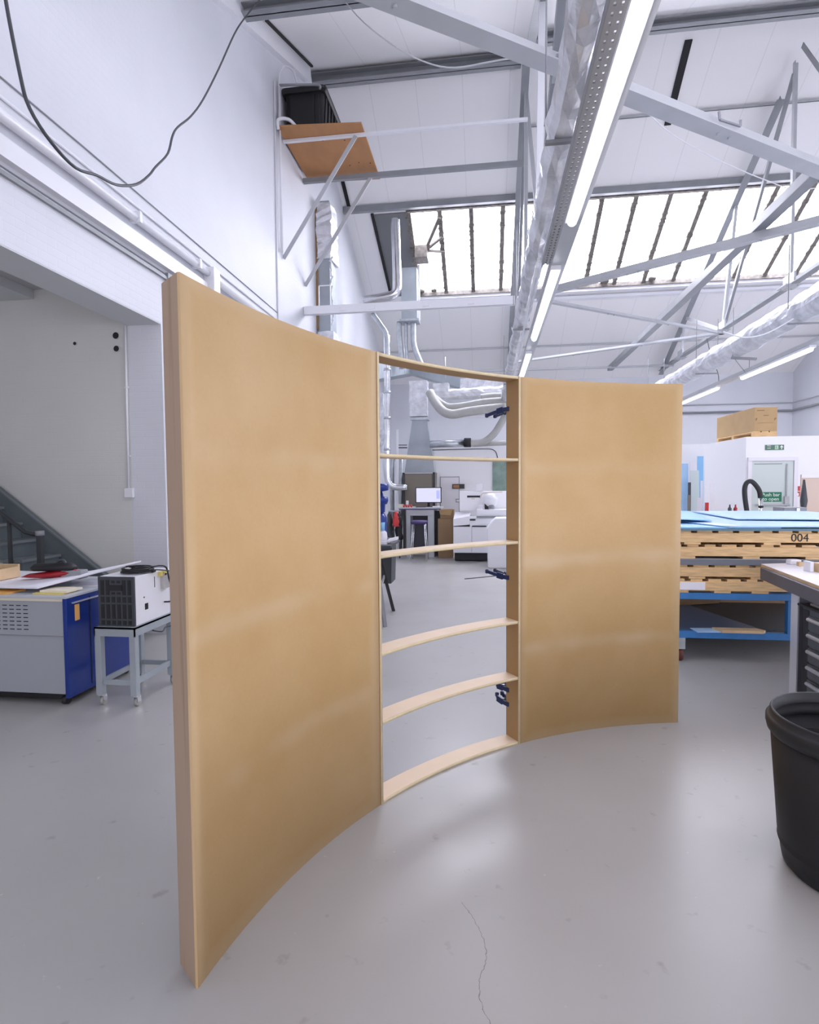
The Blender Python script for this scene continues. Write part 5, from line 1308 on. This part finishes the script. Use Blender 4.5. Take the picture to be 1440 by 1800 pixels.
for sx_, sy2 in ((-1, -1), (1, -1), (-1, 1), (1, 1)):
    MB().tube([(st.x+.13*sx_, sy+.13*sy2, st.z-.05), (st.x+.19*sx_, sy+.19*sy2, .0)], .014, 8).build('leg', W['chrome'], stt)
# taupe cabinet behind
a_, b_ = at(708, 831, y=14.9), at(765, 831, y=14.9)
tc2 = tag(MB().box(a_.x, b_.x, 14.9, 15.5, 0, a_.z).build('tall_cabinet', W['taupe']), 'tall taupe cabinet with dark posts behind the monitor', 'cabinet')
for x in (a_.x, b_.x-.06): MB().box(x, x+.06, 14.87, 14.9, 0, a_.z).build('post', W['rail'], tc2)
MB().box(a_.x, b_.x, 14.87, 14.9, a_.z-.03, a_.z).build('head_rail', W['steel_l'], tc2)
# electrics box, brown cartons
p = at(771, 905, y=13.9)
tag(MB().box(p.x-.08, p.x+.06, 13.9, 14.1, 0, p.z+.1).build('computer_tower', W['dark']), 'dark computer tower right of the far desk', 'computer')
a_, b_, c_ = at(770, 912, y=13.55), at(796, 912, y=13.55), at(783, 894, y=13.55)
cb2 = tag(MB().box(a_.x, b_.x, 13.55, 13.95, 0, a_.z).build('cardboard_box', W['card2'], bevel=.006), 'tall brown carton on the floor right of the desk', 'cardboard box')
op = MB(); op.box(a_.x+.05, b_.x+.02, 13.6, 13.95, a_.z+.001, a_.z+.22)
cb3 = tag(op.build('cardboard_box', W['card2'], bevel=.006), 'open brown carton standing on the tall carton', 'cardboard box')
m_ = MB(); m_.quadbox([(a_.x+.05, 13.58, a_.z+.10), (b_.x-.05, 13.58, a_.z+.08), (b_.x-.05, 13.6, a_.z+.08), (a_.x+.05, 13.6, a_.z+.10), (a_.x+.03, 13.5, a_.z+.22), (b_.x, 13.5, a_.z+.24), (b_.x, 13.52, a_.z+.24), (a_.x+.03, 13.52, a_.z+.22)])
m_.build('flap', W['card'], cb3)
# white machine
my = 12.9
wm = thing('white_machine', 'white laboratory style machine cluster behind the shelf bay', 'machine', (-.2, 13.2, 0))
X = lambda px, y=my: at(px, 940, y=y).x
Z = lambda py, y=my: at(840, py, y=y).z
MB().box(X(797), X(858), my, my+.8, .20, Z(926)).build('lower_cabinet', W['white'], wm, bevel=.01)
MB().box(X(799), X(857), my+.05, my+.75, .02, .19).build('plinth', W['black'], wm)
MB().box(X(829), X(830), my-.004, my, .22, Z(926)).build('door_gap', W['steel_l'], wm)
MB().box(X(830), X(855), my-.012, my-.002, Z(926)+.0, Z(924)).build('handle_recess', W['black'], wm)
MB().box(X(797), X(815), my-.01, my, Z(923.5), Z(922)).build('vent', W['black'], wm)
MB().quadbox([(X(797), my-.02, Z(925)), (X(826), my-.02, Z(922)), (X(826), my+.7, Z(922)), (X(797), my+.7, Z(925)), (X(797), my, Z(912)), (X(826), my, Z(907)), (X(826), my+.7, Z(902)), (X(797), my+.7, Z(902))]).build('sloped_hood', W['white'], wm, bevel=.01)
MB().box(X(826), X(876), my+.02, my+.8, Z(926), Z(909)).build('mid_deck', W['white'], wm, bevel=.008)
MB().box(X(823), X(836), my-.0, my+.02, Z(915), Z(912.5)).build('slot', W['black'], wm)
MB().box(X(838), X(900), my+.05, my+.8, Z(909), Z(896)).build('upper_deck', W['white'], wm, bevel=.008)
MB().box(X(838), X(890), my+.0, my+.05, Z(911), Z(907)).build('slot', W['steel_d'], wm)
MB().box(X(806), X(900), my+.6, my+.8, Z(900), Z(864)).build('back_column', W['panelwhite'], wm, bevel=.01)
MB().box(X(820), X(845), my+.59, my+.6, Z(875.5), Z(872)).build('black_slot', W['black'], wm)
MB().box(X(828), X(834), my+.59, my+.6, Z(878.5), Z(877.5)).build('amber_light', W['yellow'], wm)
MB().box(X(852), X(860), my+.2, my+.4, Z(896), Z(886)).build('control_box', W['black'], wm)
MB().tube(smooth_path([(X(844), my+.3, Z(876)), (X(848), my+.3, Z(868)), (X(862), my+.3, Z(866)), (X(884), my+.3, Z(865))]), .012, 8).build('curved_tube', W['beige'], wm)
MB().lathe(X(862), my+.3, [(.10, Z(892)), (.16, Z(886)), (.18, Z(878)), (.12, Z(870)), (.05, Z(867))], 20).build('dome', W['white'], wm)
MB().lathe(X(864), my+.2, [(.07, Z(895)), (.07, Z(890)), (.04, Z(888))], 12).build('motor', W['steel'], wm)
MB().box(X(841), X(849), my+.2, my+.35, Z(896), Z(889)).build('side_box', W['board'], wm)
p = Vector((X(842), my+.66, Z(864)))
tag(MB().box(p.x-.08, p.x+.07, p.y-.08, p.y+.08, Z(864)+.001, Z(850)).build('paper_roll_holder', W['board']), 'small white holder on top of the white machine', 'holder')
# nearer white curved housing at right
nb = thing('white_housing', 'smooth white housing in front of the white machine', 'machine housing', (.3, 12.0, 0))
y2 = 11.9
XX = lambda px: at(px, 940, y=y2).x
ZZ = lambda py: at(870, py, y=y2).z
m_ = MB(); m_.prism([(XX(858), y2, .0), (XX(880)+1.0, y2, .0), (XX(880)+1.0, y2, ZZ(908)), (XX(872), y2, ZZ(911)), (XX(862), y2, ZZ(920)), (XX(856), y2, ZZ(930))], (0, .6, 0))
m_.build('shell', W['white'], nb, bevel=.02)
# left cluster: trestle table with white tool, dust extractor, coats, black bin
ty = 7.55
tt = thing('trestle_table', 'dark trestle table partly hidden behind the left panel', 'table', (-2.0, ty, 0))
p = at(696, 955, y=ty)
MB().box(p.x-1.2, p.x-.02, ty-.3, ty+.5, p.z-.03, p.z).build('tabletop', W['dark'], tt)
f1 = at(692, 1074, z=0); f2 = at(677, 1102, z=0)
MB().bar((f1.x, f1.y, 0), (f1.x-.20, f1.y-.15, p.z-.03), .045, .03).build('leg', W['black'], tt)
MB().bar((f2.x, f2.y, 0), (f2.x-.14, f2.y+.15, p.z-.03), .045, .03).build('leg', W['steel_d'], tt)
MB().bar((f1.x-1.1, f1.y, 0), (f1.x-.95, f1.y-.15, p.z-.03), .045, .03).build('leg', W['black'], tt)
MB().bar((f1.x-.11, f1.y-.1, .5), (f2.x-.07, f2.y+.1, .45), .02, .04).build('crossbar', W['handle'], tt)
wtl = thing('bench_tool', 'white bench tool with blue bottle on the trestle table', 'tool', (p.x-.12, ty, p.z))
MB().box(p.x-.30, p.x-.10, ty-.15, ty+.1, p.z, p.z+.035).build('base', W['board'], wtl)
m_ = MB(); m_.quadbox([(p.x-.10, ty-.12, p.z+.02), (p.x+.02, ty-.06, p.z+.05), (p.x+.03, ty+.06, p.z+.05), (p.x-.10, ty+.06, p.z+.02), (p.x-.10, ty-.12, p.z+.05), (p.x+.02, ty-.06, p.z+.09), (p.x+.03, ty+.06, p.z+.09), (p.x-.10, ty+.06, p.z+.06)])
m_.build('arm', W['board'], wtl, bevel=.005)
MB().lathe(p.x-.17, ty, [(.055, p.z+.035), (.05, p.z+.14), (.025, p.z+.17)], 16).build('body', W['white'], wtl)
MB().lathe(p.x-.175, ty, [(.026, p.z+.17), (.026, p.z+.28)], 14).build('blue_bottle', W['bluesheet'], wtl)
q = at(690, 1000, y=8.2); q0, q1 = at(660, 983, y=8.2), at(690, 1026, y=8.2)
tag(MB().quadbox([(q0.x, 8.2, q1.z), (q1.x-.02, 8.2, q1.z), (q1.x-.02, 8.6, q1.z), (q0.x, 8.6, q1.z), (q0.x, 8.2, p.z-.02), (q1.x, 8.2, p.z-.02), (q1.x, 8.6, p.z-.02), (q0.x, 8.6, p.z-.02)]).build('hanging_bin', W['dark']), 'dark tapered bin slung beneath the trestle table', 'bin')
ey = 11.0
de = thing('dust_extractor', 'blue dust extractor drum seen past the left panel', 'dust extractor', (at(672, 900, y=ey).x, ey, 0))
ex0 = at(668, 900, y=ey).x
zq = lambda py: at(672, py, y=ey).z
MB().lathe(ex0, ey, [(.05, zq(864)), (.17, zq(862)), (.18, zq(856)), (.17, zq(851)), (.05, zq(850))], 24).build('lid', W['blue'], de)
MB().lathe(ex0, ey, [(.05, zq(888)), (.14, zq(886)), (.17, zq(880)), (.16, zq(874)), (.05, zq(872))], 24).build('motor_ring', W['blue'], de)
MB().lathe(ex0, ey, [(.06, zq(902)), (.10, zq(900)), (.11, zq(884)), (.05, zq(864))], 24).build('neck', W['blue'], de)
MB().lathe(ex0-.02, ey, [(.16, 0), (.16, zq(910)), (.11, zq(902))], 24).build('drum', W['blue'], de)
hy = 13.4
hx = at(692, 900, y=hy).x
cr = thing('coat_rack', 'dark stand hung with black coats beside the far desk', 'coat rack', (hx, hy, 0))
MB().box(at(682, 900, y=hy).x, at(703, 900, y=hy).x, hy, hy+.04, at(690, 900, y=hy).z, at(690, 897, y=hy).z).build('rail', W['galv'], cr)
for px in (684, 702): MB().box(at(px, 900, y=hy).x-.015, at(px, 900, y=hy).x+.015, hy, hy+.03, 0, at(690, 899, y=hy).z).build('post', W['rail'], cr)
def cloth(px0, px1, pyt, pyb, y, m2, nm, lb, seed):
    rr = random.Random(seed); a_, b_ = at(px0, pyt, y=y), at(px1, pyb, y=y); rings = []
    for i in range(9):
        f = i/8; z = a_.z+(b_.z-a_.z)*f; w_ = (.5+.5*min(1, f*2.2))*(b_.x-a_.x)/2*(1+rr.uniform(-.12, .12)); cx = (a_.x+b_.x)/2+rr.uniform(-.02, .02)
        rings.append([(cx+w_*math.cos(2*PI*k_/14)*(1+.08*math.cos(5*PI*k_/7)), y-.08+.09*math.sin(2*PI*k_/14)*(1+.3*math.cos(4*PI*k_/7)), z) for k_ in range(14)])
    tag(loft(MB(), rings).build(nm, W[m2], smooth=True), lb, 'coat')
cloth(681, 692, 899, 945, hy, 'dark', 'coat', 'dark coat hanging left on the coat rack', 1)
cloth(696, 708, 902, 948, hy, 'black', 'coat', 'black coat hanging right on the coat rack', 2)
cloth(692, 702, 899, 925, hy-.12, 'redsign', 'cloth_bag', 'bunched red straps hanging from the coat rack', 3)
